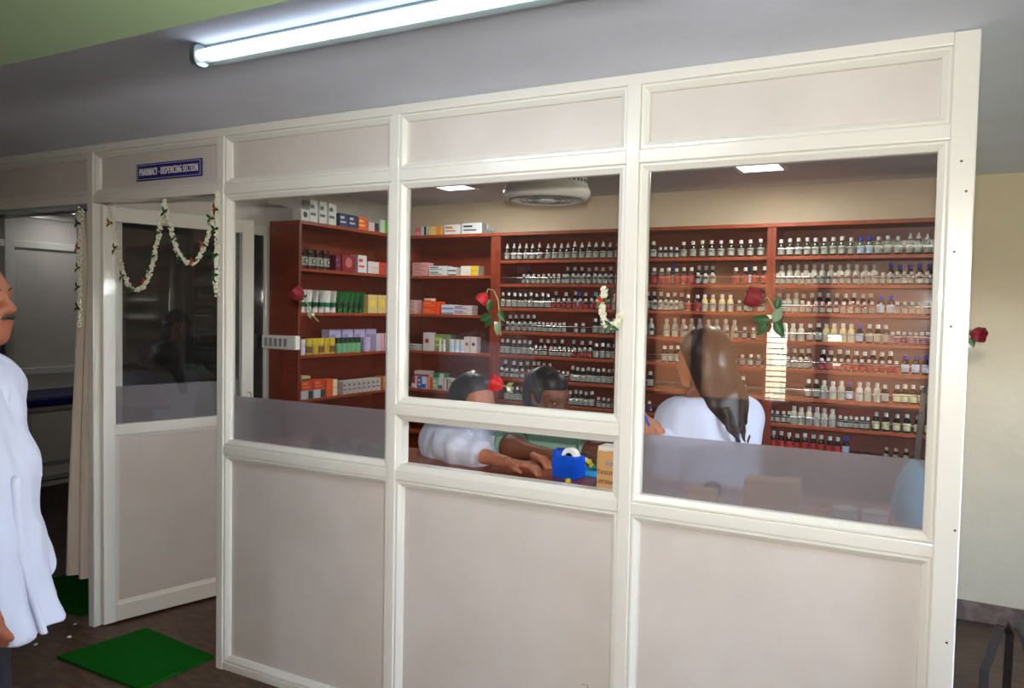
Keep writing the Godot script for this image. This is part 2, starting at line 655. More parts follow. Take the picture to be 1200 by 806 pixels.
func room() -> void:
	var s := shell("floor", "dark brown wood-look floor")
	part(s, "slab", bx(-7.4, 3.0, -0.12, 0, -2.75, 5.0), "floor")
	s = shell("ceiling", "plain grey ceiling above the partition")
	part(s, "slab", bx(-7.4, 3.0, TOP, TOP + 0.15, -2.75, 5.0), "ceiling")
	s = shell("ceiling_beam", "low green painted beam soffit near the tube light")
	part(s, "soffit", bx(-7.4, 3.0, 1.99, TOP, 1.70, 4.6, 0.004), "green_paint")
	s = shell("wall_back", "cream back wall")
	part(s, "slab", bx(-7.4, 3.0, 0, TOP, -2.75, -2.45), "wall")
	s = shell("wall_right", "beige side wall of the hall")
	part(s, "sill_wall", bx(2.6, 2.8, 0, 1.2, -2.45, 5.0), "wall")
	part(s, "lintel", bx(2.6, 2.8, 1.9, TOP, -2.45, 5.0), "wall")
	part(s, "pier", bx(2.6, 2.8, 1.2, 1.9, -2.45, -0.64), "wall")
	part(s, "pier", bx(2.6, 2.8, 1.2, 1.9, 0.9, 5.0), "wall")
	s = shell("window_5", "daylit window in the side wall of the hall")
	for z in [-0.62, 0.13, 0.88]:
		part(s, "post", bx(2.66, 2.72, 1.2, 1.9, z - 0.02, z + 0.02, 0.004), "frame")
	for y in [1.22, 1.88]:
		part(s, "rail", bx(2.66, 2.72, y - 0.02, y + 0.02, -0.64, 0.9, 0.004), "frame")
	part(s, "pane", bx(2.69, 2.695, 1.22, 1.88, -0.62, 0.88), "glass")
	var sh := thing("garden_shrub", "green shrub outside the side window of the hall", "shrub", Vector3(4.2, 0, -0.9))
	part(sh, "foliage", G().net([[Vector3(0, 0.6, 0), Vector3(0, 1.5, 0), 0.45, 0.4], [Vector3(0, 0.6, -0.7), Vector3(0, 1.4, -0.6), 0.45, 0.35], [Vector3(0, 0.6, 0.6), Vector3(0, 1.2, 0.6), 0.4, 0.35]], 0.06, 10, [], 0.12, wobble), "leaf")
	part(sh, "stem", G().tube([Vector3(0, 0, 0), Vector3(0, 0.6, 0)], 0.04, 8), "stem")
	s = shell("wall_left", "beige wall at the far left")
	part(s, "slab", bx(-7.4, -7.0, 0, TOP, -2.45, 5.0), "wall")
	s = shell("baseboard_back", "mottled brown marble skirting along the beige wall")
	part(s, "tile", bx(0.10, 1.32, 0, 0.105, -2.45, -2.432, 0.003), "marble")
	part(s, "tile", bx(1.323, 2.6, 0, 0.105, -2.45, -2.432, 0.003), "marble")
	# hall wall behind the camera with a wide window and venetian blinds
	s = shell("wall_hall", "beige hall wall with wide window")
	part(s, "sill_wall", bx(-7.0, 2.6, 0, 0.85, 4.6, 4.8), "hall")
	part(s, "pier", bx(-7.0, -2.40, 0.85, TOP, 4.6, 4.8), "hall")
	part(s, "pier", bx(0.0, 2.6, 0.85, TOP, 4.6, 4.8), "hall")
	s = shell("window_4", "hall window with dark posts")
	for x in [-2.37, -1.93, -0.86, -0.03]:
		part(s, "post", G().bar(Vector3(x, 0.85, 4.66), Vector3(x, TOP, 4.66), Vector3.RIGHT, 0.1, 0.12, 0.01), "dark_wood")
	part(s, "rail", bx(-2.40, 0.0, 2.3, TOP, 4.6, 4.72), "dark_wood")
	part(s, "sill", bx(-2.40, 0.0, 0.85, 0.875, 4.56, 4.72, 0.004), "dark_wood")
	part(s, "pane", bx(-2.40, 0.0, 0.875, 2.3, 4.72, 4.726), "glass")
	var slat := G().box(Vector3.ZERO, Vector3(1.0, 0.003, 0.052), 0.001).mesh()
	var k := 0
	for bay in [[-2.15, 0.36, 1.32], [-1.602, 0.575, 1.32], [-1.23, 0.17, -0.1], [-1.022, 0.25, 1.32], [-0.445, 0.75, 1.32]]:
		var b := thing("venetian_blind", ["salmon venetian blind in the hall window beside the wall pier", "closed salmon venetian blind left of the narrow open one", "narrow venetian blind with open slats in the hall window", "closed salmon venetian blind right of the narrow open one", "salmon venetian blind in the hall window opposite the corner post"][k], "blind", Vector3(bay[0], 0.876, 4.64))
		k += 1
		part(b, "head_rail", bx(-bay[1] * 0.5, bay[1] * 0.5, 1.385, 1.424, -0.02, 0.02, 0.003), "blind")
		for i in 29:
			part(b, "slat", slat, "blind", Vector3(0, 0.02 + i * 0.0485, 0), Basis(Vector3.RIGHT, 1.32 if i > 13 else bay[2]).scaled(Vector3(bay[1], 1, 1)))
		for x in [-0.3, 0.3]:
			part(b, "cord", G().tube([Vector3(x * bay[1], 0.0, -0.01), Vector3(x * bay[1], 1.37, -0.01)], 0.0015, 5), "paper")

const BEAD := [[0.0, -0.022], [0.0, -0.010], [0.004, -0.006], [0.010, -0.006], [0.026, -0.018], [0.028, -0.034]]

func upright(s: Node, xs: Array, y0: float, y1: float, called := "post") -> void:
	part(s, called, G().bar(Vector3((xs[0] + xs[1]) * 0.5, y0, -0.03), Vector3((xs[0] + xs[1]) * 0.5, y1, -0.03), Vector3.RIGHT, xs[1] - xs[0], 0.06, 0.004), "frame")

func rail(s: Node, x0: float, x1: float, y0: float, y1: float, called := "rail") -> void:
	part(s, called, G().bar(Vector3(x0, (y0 + y1) * 0.5, -0.030), Vector3(x1, (y0 + y1) * 0.5, -0.030), Vector3.UP, y1 - y0, 0.056, 0.004), "frame")

func infill(s: Node, x0: float, x1: float, y0: float, y1: float) -> void:
	var p := part(s, "panel", bx(x0 + 0.004, x1 - 0.004, y0 + 0.004, y1 - 0.004, -0.040, -0.030), "panel")
	part(p, "bead", G().mitre(x0, x1, y0, y1, BEAD), "frame")

func window(called: String, label: String, x0: float, x1: float, y0: float, y1: float, frost := 0.0) -> Node3D:
	var s := shell(called, label)
	part(s, "bead", G().mitre(x0, x1, y0, y1, BEAD), "frame")
	var back := G().mitre(x0, x1, y0, y1, [[0.028, -0.030], [0.026, -0.045], [0.0, -0.052]])
	part(s, "inner_bead", back, "frame")
	var p := part(s, "pane", bx(x0 + 0.006, x1 - 0.006, y0 + 0.006, y1 - 0.006, -0.036, -0.031), "glass")
	if frost > 0.0:
		part(p, "frosted_film", bx(x0 + 0.008, x1 - 0.008, y0 + 0.008, frost, -0.041, -0.0375), "frosted")
	return s

func partition() -> void:
	var s := shell("wall_front", "white aluminium framed partition with cream panels")
	upright(s, XA, 0, 2.35)
	upright(s, XB, 0, 2.35)
	upright(s, XC, 0, 2.35)
	upright(s, XD, 0, 2.35)
	upright(s, [-4.66, -4.615], 0, 2.35)
	part(s, "corner_post", G().bar(Vector3(0.0405, 0, -0.04), Vector3(0.0405, TOP - 0.004, -0.04), Vector3.RIGHT, 0.063, 0.084, 0.005), "frame")
	for sc in [[0.038, 2.04], [0.052, 1.96], [0.03, 1.80], [0.03, 1.60], [0.06, 1.05], [0.052, 0.74]]:
		part(s, "screw", G().lathe([Vector2(0.0035, 0), Vector2(0.003, 0.0016), Vector2(0, 0.002)], 8), "screw", Vector3(sc[0], sc[1], 0.002), Basis(Vector3.RIGHT, PI / 2))
	rail(s, -4.66, 0.009, 2.35, TOP, "top_rail")
	var bays := [[XB[1], XC[0]], [XC[1], XD[0]], [XD[1], XE[0]]]
	for b in bays:
		rail(s, b[0], b[1], 2.10, 2.143)
		rail(s, b[0], b[1], 0.963, 1.003)
		rail(s, b[0], b[1], 0.0, 0.035)
		infill(s, b[0], b[1], 2.143, 2.35)
		infill(s, b[0], b[1], 0.035, 0.963)
	for b in [[XA[1], XB[0]], [-4.615, XA[0]]]:
		rail(s, b[0], b[1], 2.105, 2.145)
		infill(s, b[0], b[1], 2.145, 2.35)
	window("window_1", "clear window of the partition beside the open door, frosted along the bottom", XB[1], XC[0], 1.003, 2.10, 1.222)
	var w := window("window_2", "partition window with serving slot below its sliding rail", XC[1], XD[0], 1.256, 2.10)
	part(w, "transom", G().bar(Vector3(XC[1], 1.235, -0.026), Vector3(XD[0], 1.235, -0.026), Vector3.UP, 0.042, 0.06, 0.004), "frame")
	part(w, "slot_frame", G().mitre(XC[1], XD[0], 1.003, 1.214, [[0.0, -0.004], [0.022, -0.012], [0.023, -0.055]]), "frame")
	window("window_3", "clear window of the partition beside the corner post, frosted along the bottom", XD[1], XE[0], 1.003, 2.10, 1.226)
	part(s, "scratch", G().tube([Vector3(-1.03, 0.345, -0.0292), Vector3(-1.008, 0.348, -0.0292), Vector3(-1.009, 0.318, -0.0292)], 0.0009, 4), "black")
	# open door leaf, hinged at the left post
	var d := Node3D.new()
	d.name = "door_1"
	add_child(d)
	tag(d, "white framed glazed door leaf standing open inwards", "", "", "structure")
	d.position = Vector3(-3.63, 0.012, -0.03)
	d.rotation.y = deg_to_rad(74.8)
	var wd := 0.80
	part(d, "stile", G().bar(Vector3(0.03, 0, 0), Vector3(0.03, 2.085, 0), Vector3.RIGHT, 0.06, 0.04, 0.004), "frame")
	part(d, "stile", G().bar(Vector3(wd - 0.035, 0, 0), Vector3(wd - 0.035, 2.085, 0), Vector3.RIGHT, 0.07, 0.04, 0.004), "frame")
	for r in [[0.0, 0.085], [0.945, 1.0], [2.01, 2.085]]:
		part(d, "rail", G().bar(Vector3(0.06, (r[0] + r[1]) * 0.5, 0), Vector3(wd - 0.07, (r[0] + r[1]) * 0.5, 0), Vector3.UP, r[1] - r[0], 0.038, 0.004), "frame")
	var dp := part(d, "panel", bx(0.058, wd - 0.068, 0.083, 0.947, -0.006, 0.006), "panel")
	part(dp, "bead", G().mitre(0.06, wd - 0.07, 0.085, 0.945, [[0, 0.004], [0, 0.014], [0.018, 0.007]]), "frame")
	var gp := part(d, "pane", bx(0.058, wd - 0.068, 0.998, 2.012, -0.003, 0.003), "glass")
	part(gp, "frosted_film", bx(0.062, wd - 0.072, 1.002, 1.19, -0.0075, -0.0035), "frosted")
	part(d, "handle", G().tube([Vector3(wd - 0.035, 0.98, 0.02), Vector3(wd - 0.035, 0.98, 0.05), Vector3(wd - 0.035, 1.12, 0.05), Vector3(wd - 0.035, 1.12, 0.02)], 0.006, 8), "chrome")
	# left wall of the dispensary: dark glazed side and a plain panel behind the shelves
	s = shell("wall_left_dispensary", "white framed side partition of the dispensary")
	part(s, "panel", bx(-3.70, -3.66, 0, 2.35, -2.45, -1.146), "panel")
	part(s, "panel", bx(-3.70, -3.66, 2.11, 2.35, -1.14, -0.07), "panel")
	for z in [[-0.14, 0.045], [-1.139, 0.014]]:
		part(s, "post", G().bar(Vector3(-3.68, 0, z[0]), Vector3(-3.68, 2.11, z[0]), Vector3.RIGHT, 0.05, z[1], 0.004), "frame")
	part(s, "rail", G().bar(Vector3(-3.68, 2.08, -1.14), Vector3(-3.68, 2.08, -0.12), Vector3.UP, 0.06, 0.05, 0.004), "frame")
	part(s, "top_rail", bx(-3.70, -3.655, 2.35, TOP, -2.45, -0.06), "frame")
	part(s, "dark_pane", bx(-3.684, -3.676, 0.0, 2.05, -1.132, -0.16), "dark_glass")
	# side partition returning from the corner post to the back wall
	s = shell("wall_right_dispensary", "white framed side partition returning from the corner post")
	part(s, "top_rail", bx(0.03, 0.068, 2.35, TOP, -2.45, -0.082), "frame")
	part(s, "rail", bx(0.03, 0.068, 0.96, 1.0, -2.45, -0.082), "frame")
	part(s, "rail", bx(0.03, 0.068, 2.10, 2.14, -2.45, -0.082), "frame")
	part(s, "rail", bx(0.03, 0.068, 0.0, 0.04, -2.45, -0.082), "frame")
	for z in [-0.86, -1.66]:
		part(s, "post", bx(0.03, 0.068, 0.04, 2.35, z - 0.022, z + 0.022, 0.003), "frame")
	for zz in [[-0.838, -0.082], [-1.638, -0.882], [-2.45, -1.682]]:
		part(s, "panel", bx(0.042, 0.056, 0.04, 0.96, zz[0], zz[1]), "panel")
		part(s, "panel", bx(0.042, 0.056, 2.14, 2.35, zz[0], zz[1]), "panel")
		part(s, "pane", bx(0.046, 0.052, 1.0, 2.10, zz[0], zz[1]), "glass")
	# examination room beyond the left doorway
	s = shell("wall_left_room", "white framed partition wall of the examination room")
	part(s, "sheet", bx(-6.9, -6.84, 0, TOP, -2.45, 0.0), "panel")
	for z in [-0.35, -1.37, -2.3]:
		part(s, "post", bx(-6.84, -6.815, 0, TOP, z - 0.04, z + 0.04, 0.004), "frame")
	for y in [0.1, 1.02, 2.10, 2.36]:
		part(s, "rail", bx(-6.84, -6.818, y - 0.03, y + 0.03, -2.45, 0.0, 0.004), "frame")
	part(s, "front_infill", bx(-7.0, -4.66, 0, TOP, -0.06, -0.01), "panel")

# ------------------------------------------------------------------ lamps and fan
func lamps() -> void:
	var t := thing("tube_light", "white fluorescent tube batten on the ceiling by the green beam", "light fitting", Vector3(-1.33, TOP, 0.78))
	part(t, "batten", G().bar(Vector3(-0.62, -0.027, -0.012), Vector3(0.62, -0.027, -0.012), Vector3.UP, 0.05, 0.042, 0.006), "fixture")
	for sx in [-1, 1]:
		part(t, "lamp_holder", G().bar(Vector3(0.605 * sx, -0.035, 0.02), Vector3(0.625 * sx, -0.035, 0.02), Vector3.UP, 0.062, 0.055, 0.02), "fixture")
	part(t, "tube", G().lathe([Vector2(0, -0.6), Vector2(0.0155, -0.6), Vector2(0.0165, -0.58), Vector2(0.0165, 0.58), Vector2(0.0155, 0.6), Vector2(0, 0.6)], 16, Vector3(0, -0.038, 0.03), Basis(Vector3.FORWARD, PI / 2)), "tube_glow")
	area("tube_lamp", Vector3(-1.33, TOP - 0.058, 0.815), Vector2(1.16, 0.03), 0.8, rgb(236, 246, 255), Basis(Vector3.RIGHT, deg_to_rad(-68)))
	# recessed square panels
	var spots := [[-2.69, -1.74, "square ceiling light panel left of the ceiling fan"], [-0.84, -1.78, "square ceiling light panel above the bottle cases"], [-6.5, -1.76, "square ceiling light panel in the examination room"]]
	for p in spots:
		var o := thing("ceiling_light", p[2], "light fitting", Vector3(p[0], TOP, p[1]))
		part(o, "rim", G().mitre(-0.125, 0.125, -0.125, 0.125, [[0, 0.0], [0.004, 0.008], [0.022, 0.008], [0.024, 0.002]]), "white_plastic", Vector3.ZERO, Basis(Vector3.RIGHT, PI / 2))
		part(o, "diffuser", bx(-0.102, 0.102, -0.006, -0.001, -0.102, 0.102), "panel_glow")
		area("panel_lamp", Vector3(p[0], TOP - 0.012, p[1]), Vector2(0.2, 0.2), 0.12 if p[0] < -4.0 else 1.1, rgb(250, 248, 240), Basis(Vector3.RIGHT, -PI / 2))
	var f := thing("ceiling_fan", "round white ceiling fan with slotted rim and open grille", "fan", Vector3(-1.775, TOP - 0.085, -1.20))
	part(f, "mount", G().lathe([Vector2(0.06, -0.01), Vector2(0.06, 0.083)], 20), "white_plastic")
	part(f, "housing", G().lathe([Vector2(0.176, -0.02), Vector2(0.176, -0.112), Vector2(0.186, -0.122), Vector2(0.205, -0.116), Vector2(0.220, -0.095), Vector2(0.222, -0.075), Vector2(0.214, -0.056), Vector2(0.208, -0.046), Vector2(0.208, -0.014), Vector2(0.195, -0.006), Vector2(0.165, -0.004)], 48, Vector3.ZERO, Basis(), true), "white_plastic")
	part(f, "top_plate", G().lathe([Vector2(0, -0.02), Vector2(0.176, -0.02), Vector2(0.165, -0.008), Vector2(0, -0.002)], 40), "grey_plastic")
	for k in 44:
		var a := TAU * k / 44
		part(f, "slot", G().box(Vector3.ZERO, Vector3(0.011, 0.017, 0.004)), "black", Vector3(sin(a) * 0.2075, -0.03, cos(a) * 0.2075), Basis(Vector3.UP, a))
	part(f, "hub", G().lathe([Vector2(0.0, -0.132), Vector2(0.034, -0.132), Vector2(0.046, -0.126), Vector2(0.046, -0.10), Vector2(0.04, -0.05), Vector2(0.04, -0.02)], 20), "white_plastic")
	for k in 3:
		var a := TAU * k / 3 + 0.4
		part(f, "blade", G().box(Vector3(0.1, 0, 0), Vector3(0.125, 0.003, 0.055), 0.001), "grey_plastic", Vector3(0, -0.075, 0), Basis(Vector3.UP, a) * Basis(Vector3.RIGHT, 0.45))
	for r in [0.075, 0.105, 0.135]:
		var ring := []
		for q in 25:
			ring.append(Vector3(cos(TAU * q / 24) * r, -0.118, sin(TAU * q / 24) * r))
		part(f, "grille_ring", G().tube(ring, 0.0016, 5), "grey_plastic")
	for k in 4:
		var a := TAU * k / 4 + 0.3
		part(f, "grille_spoke", G().tube([Vector3(cos(a) * 0.045, -0.118, sin(a) * 0.045), Vector3(cos(a) * 0.178, -0.116, sin(a) * 0.178)], 0.0018, 5), "grey_plastic")

# ------------------------------------------------------------------ shelves
const SH := [1.955, 1.797, 1.638, 1.481, 1.325, 1.166, 1.012]
const SG := [1.854, 1.584, 1.322, 1.050]

func bookcase(called: String, label: String, category: String, at: Vector3, turn: float, w: float, shelves: Array, top: float, strip: bool, sides := [0.022, 0.022]) -> Node3D:
	# local: x along the front, front edge at z = 0, body runs back to z = -0.25; origin at floor, left front corner
	var b := thing(called, label, category, at, turn)
	part(b, "side_panel", bx(0, sides[0], 0, top, -0.245, 0, 0.0015), "cherry")
	part(b, "side_panel", bx(w - sides[1], w, 0, top, -0.245, 0, 0.0015), "cherry")
	part(b, "back_panel", bx(sides[0], w - sides[1], 0, top, -0.245, -0.237), "cherry")
	part(b, "top_board", bx(-0.0, w, top, top + 0.022, -0.245, 0.006, 0.002), "cherry_edge")
	part(b, "plinth", bx(sides[0], w - sides[1], 0, 0.08, -0.2, -0.03), "cherry")
	for y in shelves:
		var sh := part(b, "shelf", bx(sides[0], w - sides[1], y - 0.02, y, -0.237, -0.004, 0.0015), "cherry_edge")
		if strip and y > 1.0:
			part(sh, "glass_strip", bx(sides[0] + 0.002, w - sides[1] - 0.002, y + 0.004, y + 0.040, -0.012, -0.009), "glass")
			part(sh, "bar", G().tube([Vector3(sides[0], y + 0.042, -0.0105), Vector3(w - sides[1], y + 0.042, -0.0105)], 0.0026, 6), "chrome")
	return b

var bmesh := {}
const KINDS := {
	"a": ["tall", "amber", "cap_white", "label_white", "tall amber bottle, white cap, white label"],
	"b": ["tall", "amber", "cap_blue", "label_blue", "tall amber bottle, blue cap, pale label"],
	"r": ["tall", "amber", "cap_white", "label_red", "tall amber bottle, white cap, red label"],
	"s": ["small", "amber", "cap_white", "label_white", "small amber vial, white cap, white label"],
	"t": ["small", "amber", "cap_white", "label_red", "small amber vial, white cap, red label"],
	"d": ["dropper", "amber", "cap_white", "label_white", "amber dropper bottle, pointed white cap"],
	"y": ["tall", "yellow_bottle", "cap_white", "label_white", "tall yellowish bottle, white cap"],
	"c": ["tall", "clear_bottle", "cap_white", "label_white", "tall clear bottle, white cap"],
	"m": ["tall", "amber", "cap_silver", "label_white", "tall amber bottle, silver cap"],
	"g": ["tall", "amber", "cap_white", "label_green", "tall amber bottle, yellow-green label"],
	"p": ["small", "amber", "cap_white", "label_purple", "small vial, white cap, purple label"],
}

func bottle_shapes() -> void:
	var V := func(a): return a.map(func(p): return Vector2(p[0], p[1]))
	bmesh["tall"] = [
		G().lathe(V.call([[0, 0], [0.0165, 0], [0.018, 0.0025], [0.018, 0.058], [0.0155, 0.068], [0.0085, 0.076], [0.0085, 0.084], [0, 0.084]]), 12).mesh(),
		G().lathe(V.call([[0.0098, 0.078], [0.0108, 0.079], [0.0108, 0.097], [0.0095, 0.099], [0, 0.099]]), 12).mesh(),
		G().lathe(V.call([[0.0182, 0.010], [0.0186, 0.011], [0.0186, 0.050], [0.0182, 0.051]]), 12).mesh()]
	bmesh["small"] = [
		G().lathe(V.call([[0, 0], [0.0125, 0], [0.0138, 0.002], [0.0138, 0.036], [0.0115, 0.043], [0.0070, 0.048], [0.0070, 0.053], [0, 0.053]]), 10).mesh(),
		G().lathe(V.call([[0.0082, 0.049], [0.0092, 0.050], [0.0092, 0.064], [0.0080, 0.066], [0, 0.066]]), 10).mesh(),
		G().lathe(V.call([[0.0139, 0.007], [0.0143, 0.008], [0.0143, 0.031], [0.0139, 0.032]]), 10).mesh()]
	bmesh["dropper"] = [
		bmesh["tall"][0],
		G().lathe(V.call([[0.0098, 0.078], [0.0108, 0.079], [0.0100, 0.090], [0.0055, 0.096], [0.0045, 0.106], [0.0020, 0.110], [0, 0.110]]), 12).mesh(),
		bmesh["tall"][2]]

const NTH := ["top", "second", "third", "fourth", "fifth", "sixth", "seventh", "lowest"]

func bottles(ox: float, w: float, shelf: int, y: float, z: float, where: String, segs: Array) -> void:
	for sg in segs:
		var kd: Array = KINDS[sg[3]]
		var rear: bool = sg.size() > 4 and sg[4] > 0
		for i in sg[2]:
			var u: float = sg[0] if sg[2] == 1 else lerpf(sg[0], sg[1], float(i) / (sg[2] - 1))
			var lab: String = "%s, %s shelf%s, %s" % [kd[4], NTH[shelf], " rear" if rear else "", where]
			var nm := "medicine_vial" if kd[0] == "small" else ("dropper_bottle" if kd[0] == "dropper" else "medicine_bottle")
			var b := thing(nm, lab, "bottle", Vector3(ox + 0.024 + u * (w - 0.048) + rng.randf_range(-0.0015, 0.0015), y, z - (0.075 if rear else 0.034) + rng.randf_range(-0.004, 0.004)), rng.randf() * TAU, "%s shelf bottles, %s" % [NTH[shelf], where])
			var k := rng.randf_range(0.96, 1.05) * (1.12 if rear else 1.0)
			b.scale = Vector3(rng.randf_range(0.96, 1.04), k, 1.0)
			part(b, "body", bmesh[kd[0]][0], kd[1])
			part(b, "cap", bmesh[kd[0]][1], kd[2])
			part(b, "paper_label", bmesh[kd[0]][2], kd[3])

func shelving() -> void:
	bottle_shapes()
	var t := 2.118
	# bottle cases along the back wall
	bookcase("shelf_case", "cherry shelf case of medicine cartons in the far corner", "shelf", Vector3(-3.42, 0, -2.2), 0, 0.79, SG + [0.74, 0.42], t, false, [0.022, 0.045])
	bookcase("bottle_case", "cherry bottle case behind the two seated people", "shelf", Vector3(-2.63, 0, -2.2), 0, 0.89, SH + [0.86, 0.45], t, true, [0.03, 0.035])
	bookcase("bottle_case", "cherry bottle case behind the long-haired woman", "shelf", Vector3(-1.74, 0, -2.2), 0, 0.895, SH + [0.86, 0.45], t, true, [0.035, 0.025])
	bookcase("bottle_case", "cherry bottle case ending at the corner post", "shelf", Vector3(-0.845, 0, -2.2), 0, 0.86, SH + [0.86, 0.45], t, true, [0.025, 0.02])
	# unit along the left wall, facing right
	bookcase("shelf_unit", "tall cherry shelf unit against the left side wall", "shelf", Vector3(-3.40, 0, -1.15), PI / 2, 1.04, SG + [0.74, 0.42], t, false, [0.022, 0.022])
	var c2 := "case behind seated pair"
	var c3 := "case behind long-haired woman"
	var c4 := "case beside corner post"
	var r2 := [
		[[.05, .33, 6, "d"], [.41, .98, 11, "d"]],
		[[.2, .55, 9, "s"], [.22, .22, 1, "b", 1], [.56, .97, 8, "a", 1], [.58, .98, 10, "s"]],
		[[.02, .42, 9, "m"], [.46, .92, 11, "t"], [.46, .88, 6, "r", 1], [.66, .78, 2, "b", 1], [.97, .97, 1, "y"]],
		[[.06, .27, 5, "a", 1], [.06, .27, 5, "s"], [.31, .56, 8, "s"], [.66, .72, 2, "s"], [.82, .97, 4, "a"]],
		[[.02, .27, 6, "a"], [.32, .40, 3, "s"], [.34, .52, 4, "r", 1], [.45, .6, 5, "s"], [.65, .78, 4, "t"], [.62, .76, 3, "a", 1], [.83, .98, 4, "a"]],
		[[.02, .2, 5, "s"], [.02, .1, 2, "a", 1], [.16, .28, 3, "r", 1], [.26, .42, 5, "s"], [.32, .42, 3, "a", 1], [.48, .6, 4, "t"], [.64, .98, 9, "a"]],
		[[.07, .3, 6, "a"], [.58, .8, 6, "a"], [.86, .98, 4, "s"]],
	]
	for k in 7:
		bottles(-2.63, 0.89, k, SH[k], -2.2, c2, r2[k])
	var r3 := [
		[[.01, .08, 2, "r"], [.14, .14, 1, "d"], [.2, .2, 1, "a"], [.25, .37, 4, "s"], [.42, .95, 9, "a"]],
		[[.0, .14, 3, "a"], [.21, .48, 6, "r"], [.34, .34, 1, "b", 1], [.53, .63, 3, "s"], [.52, .62, 3, "a", 1], [.79, .98, 4, "r"], [.86, .86, 1, "b", 1]],
		[[.02, .1, 2, "s"], [.1, .4, 7, "a", 1], [.22, .38, 5, "s"], [.46, .53, 2, "r"], [.58, .76, 4, "y"], [.82, .96, 3, "s"], [.86, .96, 2, "a", 1]],
		[[.02, .2, 5, "s"], [.02, .18, 4, "c", 1], [.3, .78, 9, "c", 1], [.45, .92, 9, "s"]],
		[[.02, .12, 3, "a"], [.3, .55, 6, "a"], [.58, .74, 4, "a"], [.8, .96, 4, "s"]],
		[[.02, .2, 4, "a"], [.55, .62, 2, "a"], [.7, .86, 4, "a"]],
		[[.02, .2, 4, "p"], [.3, .6, 7, "s"], [.72, .92, 4, "c"]],
	]
	for k in 7:
		bottles(-1.74, 0.895, k, SH[k], -2.2, c3, r3[k])
	var r4 := [
		[[.03, .48, 9, "a"], [.54, .59, 2, "b"], [.645, .70, 2, "a"], [.76, .76, 1, "m"], [.83, .98, 4, "d"]],
		[[.01, .68, 17, "s"], [.03, .62, 12, "c", 1], [.72, .95, 5, "b", 1], [.72, .98, 7, "s"]],
		[[.02, .14, 4, "s"], [.02, .13, 3, "c", 1], [.18, .61, 9, "r", 1], [.18, .62, 11, "s"], [.67, .73, 2, "b"], [.77, .99, 6, "s"]],
		[[.07, .18, 3, "c"], [.24, .29, 2, "a"], [.34, .5, 4, "y"], [.55, .55, 1, "b"], [.61, .71, 3, "a"], [.75, .99, 8, "p"]],
		[[.02, .22, 6, "s"], [.03, .23, 5, "a", 1], [.32, .74, 9, "r", 1], [.32, .78, 12, "t"], [.83, .95, 3, "b"]],
		[[.24, .29, 2, "a"], [.34, .45, 3, "c"], [.50, .50, 1, "b"], [.56, .67, 3, "c"], [.72, .72, 1, "a"], [.79, .98, 5, "g"]],
		[[.0, .12, 4, "s"], [.15, .4, 6, "c"], [.45, .62, 6, "s"], [.67, .98, 6, "g"]],
	]
	for k in 7:
		bottles(-0.845, 0.86, k, SH[k], -2.2, c4, r4[k])
	bottles(-0.845, 0.86, 7, 0.86, -2.2, c4, [[.02, .44, 9, "r"], [.49, .49, 1, "b"], [.74, .92, 4, "s"]])
	bottles(-2.63, 0.89, 7, 0.86, -2.2, c2, [[.04, .30, 7, "a"], [.62, .95, 8, "a"]])

# a carton with a printed band and end flap line; size x (along the shelf front), y, z
func carton(at: Vector3, turn: float, size: Vector3, col: Color, band: Color, style: int, label: String, group := "") -> Node3D:
	var o := thing("medicine_carton", label, "carton", at, turn, group)
	var key := "carton_%s" % col.to_html()
	mat(key, col, 0.55)
	var k2 := "carton_%s" % band.to_html()
	mat(k2, band, 0.55)
	part(o, "box_body", G().box(Vector3(0, size.y * 0.5, -size.z * 0.5), size, 0.0012), key)
	match style:
		0:
			part(o, "printed_band", G().box(Vector3(0, size.y * 0.24, 0.0003), Vector3(size.x * 0.99, size.y * 0.34, 0.0012)), k2)
		1:
			part(o, "printed_band", G().box(Vector3(size.x * 0.28, size.y * 0.5, 0.0003), Vector3(size.x * 0.4, size.y * 0.96, 0.0012)), k2)
		2:
			part(o, "printed_band", G().box(Vector3(-size.x * 0.2, size.y * 0.7, 0.0003), Vector3(size.x * 0.45, size.y * 0.18, 0.0012)), k2)
			part(o, "printed_band", G().box(Vector3(-size.x * 0.1, size.y * 0.36, 0.0003), Vector3(size.x * 0.65, size.y * 0.12, 0.0012)), k2)
		3:
			part(o, "printed_spot", G().lathe([Vector2(size.x * 0.26, -0.001), Vector2(size.x * 0.26, 0.0008), Vector2(0, 0.0008)], 14, Vector3(0, size.y * 0.55, 0.0), Basis(Vector3.RIGHT, PI / 2)), k2)
	return o

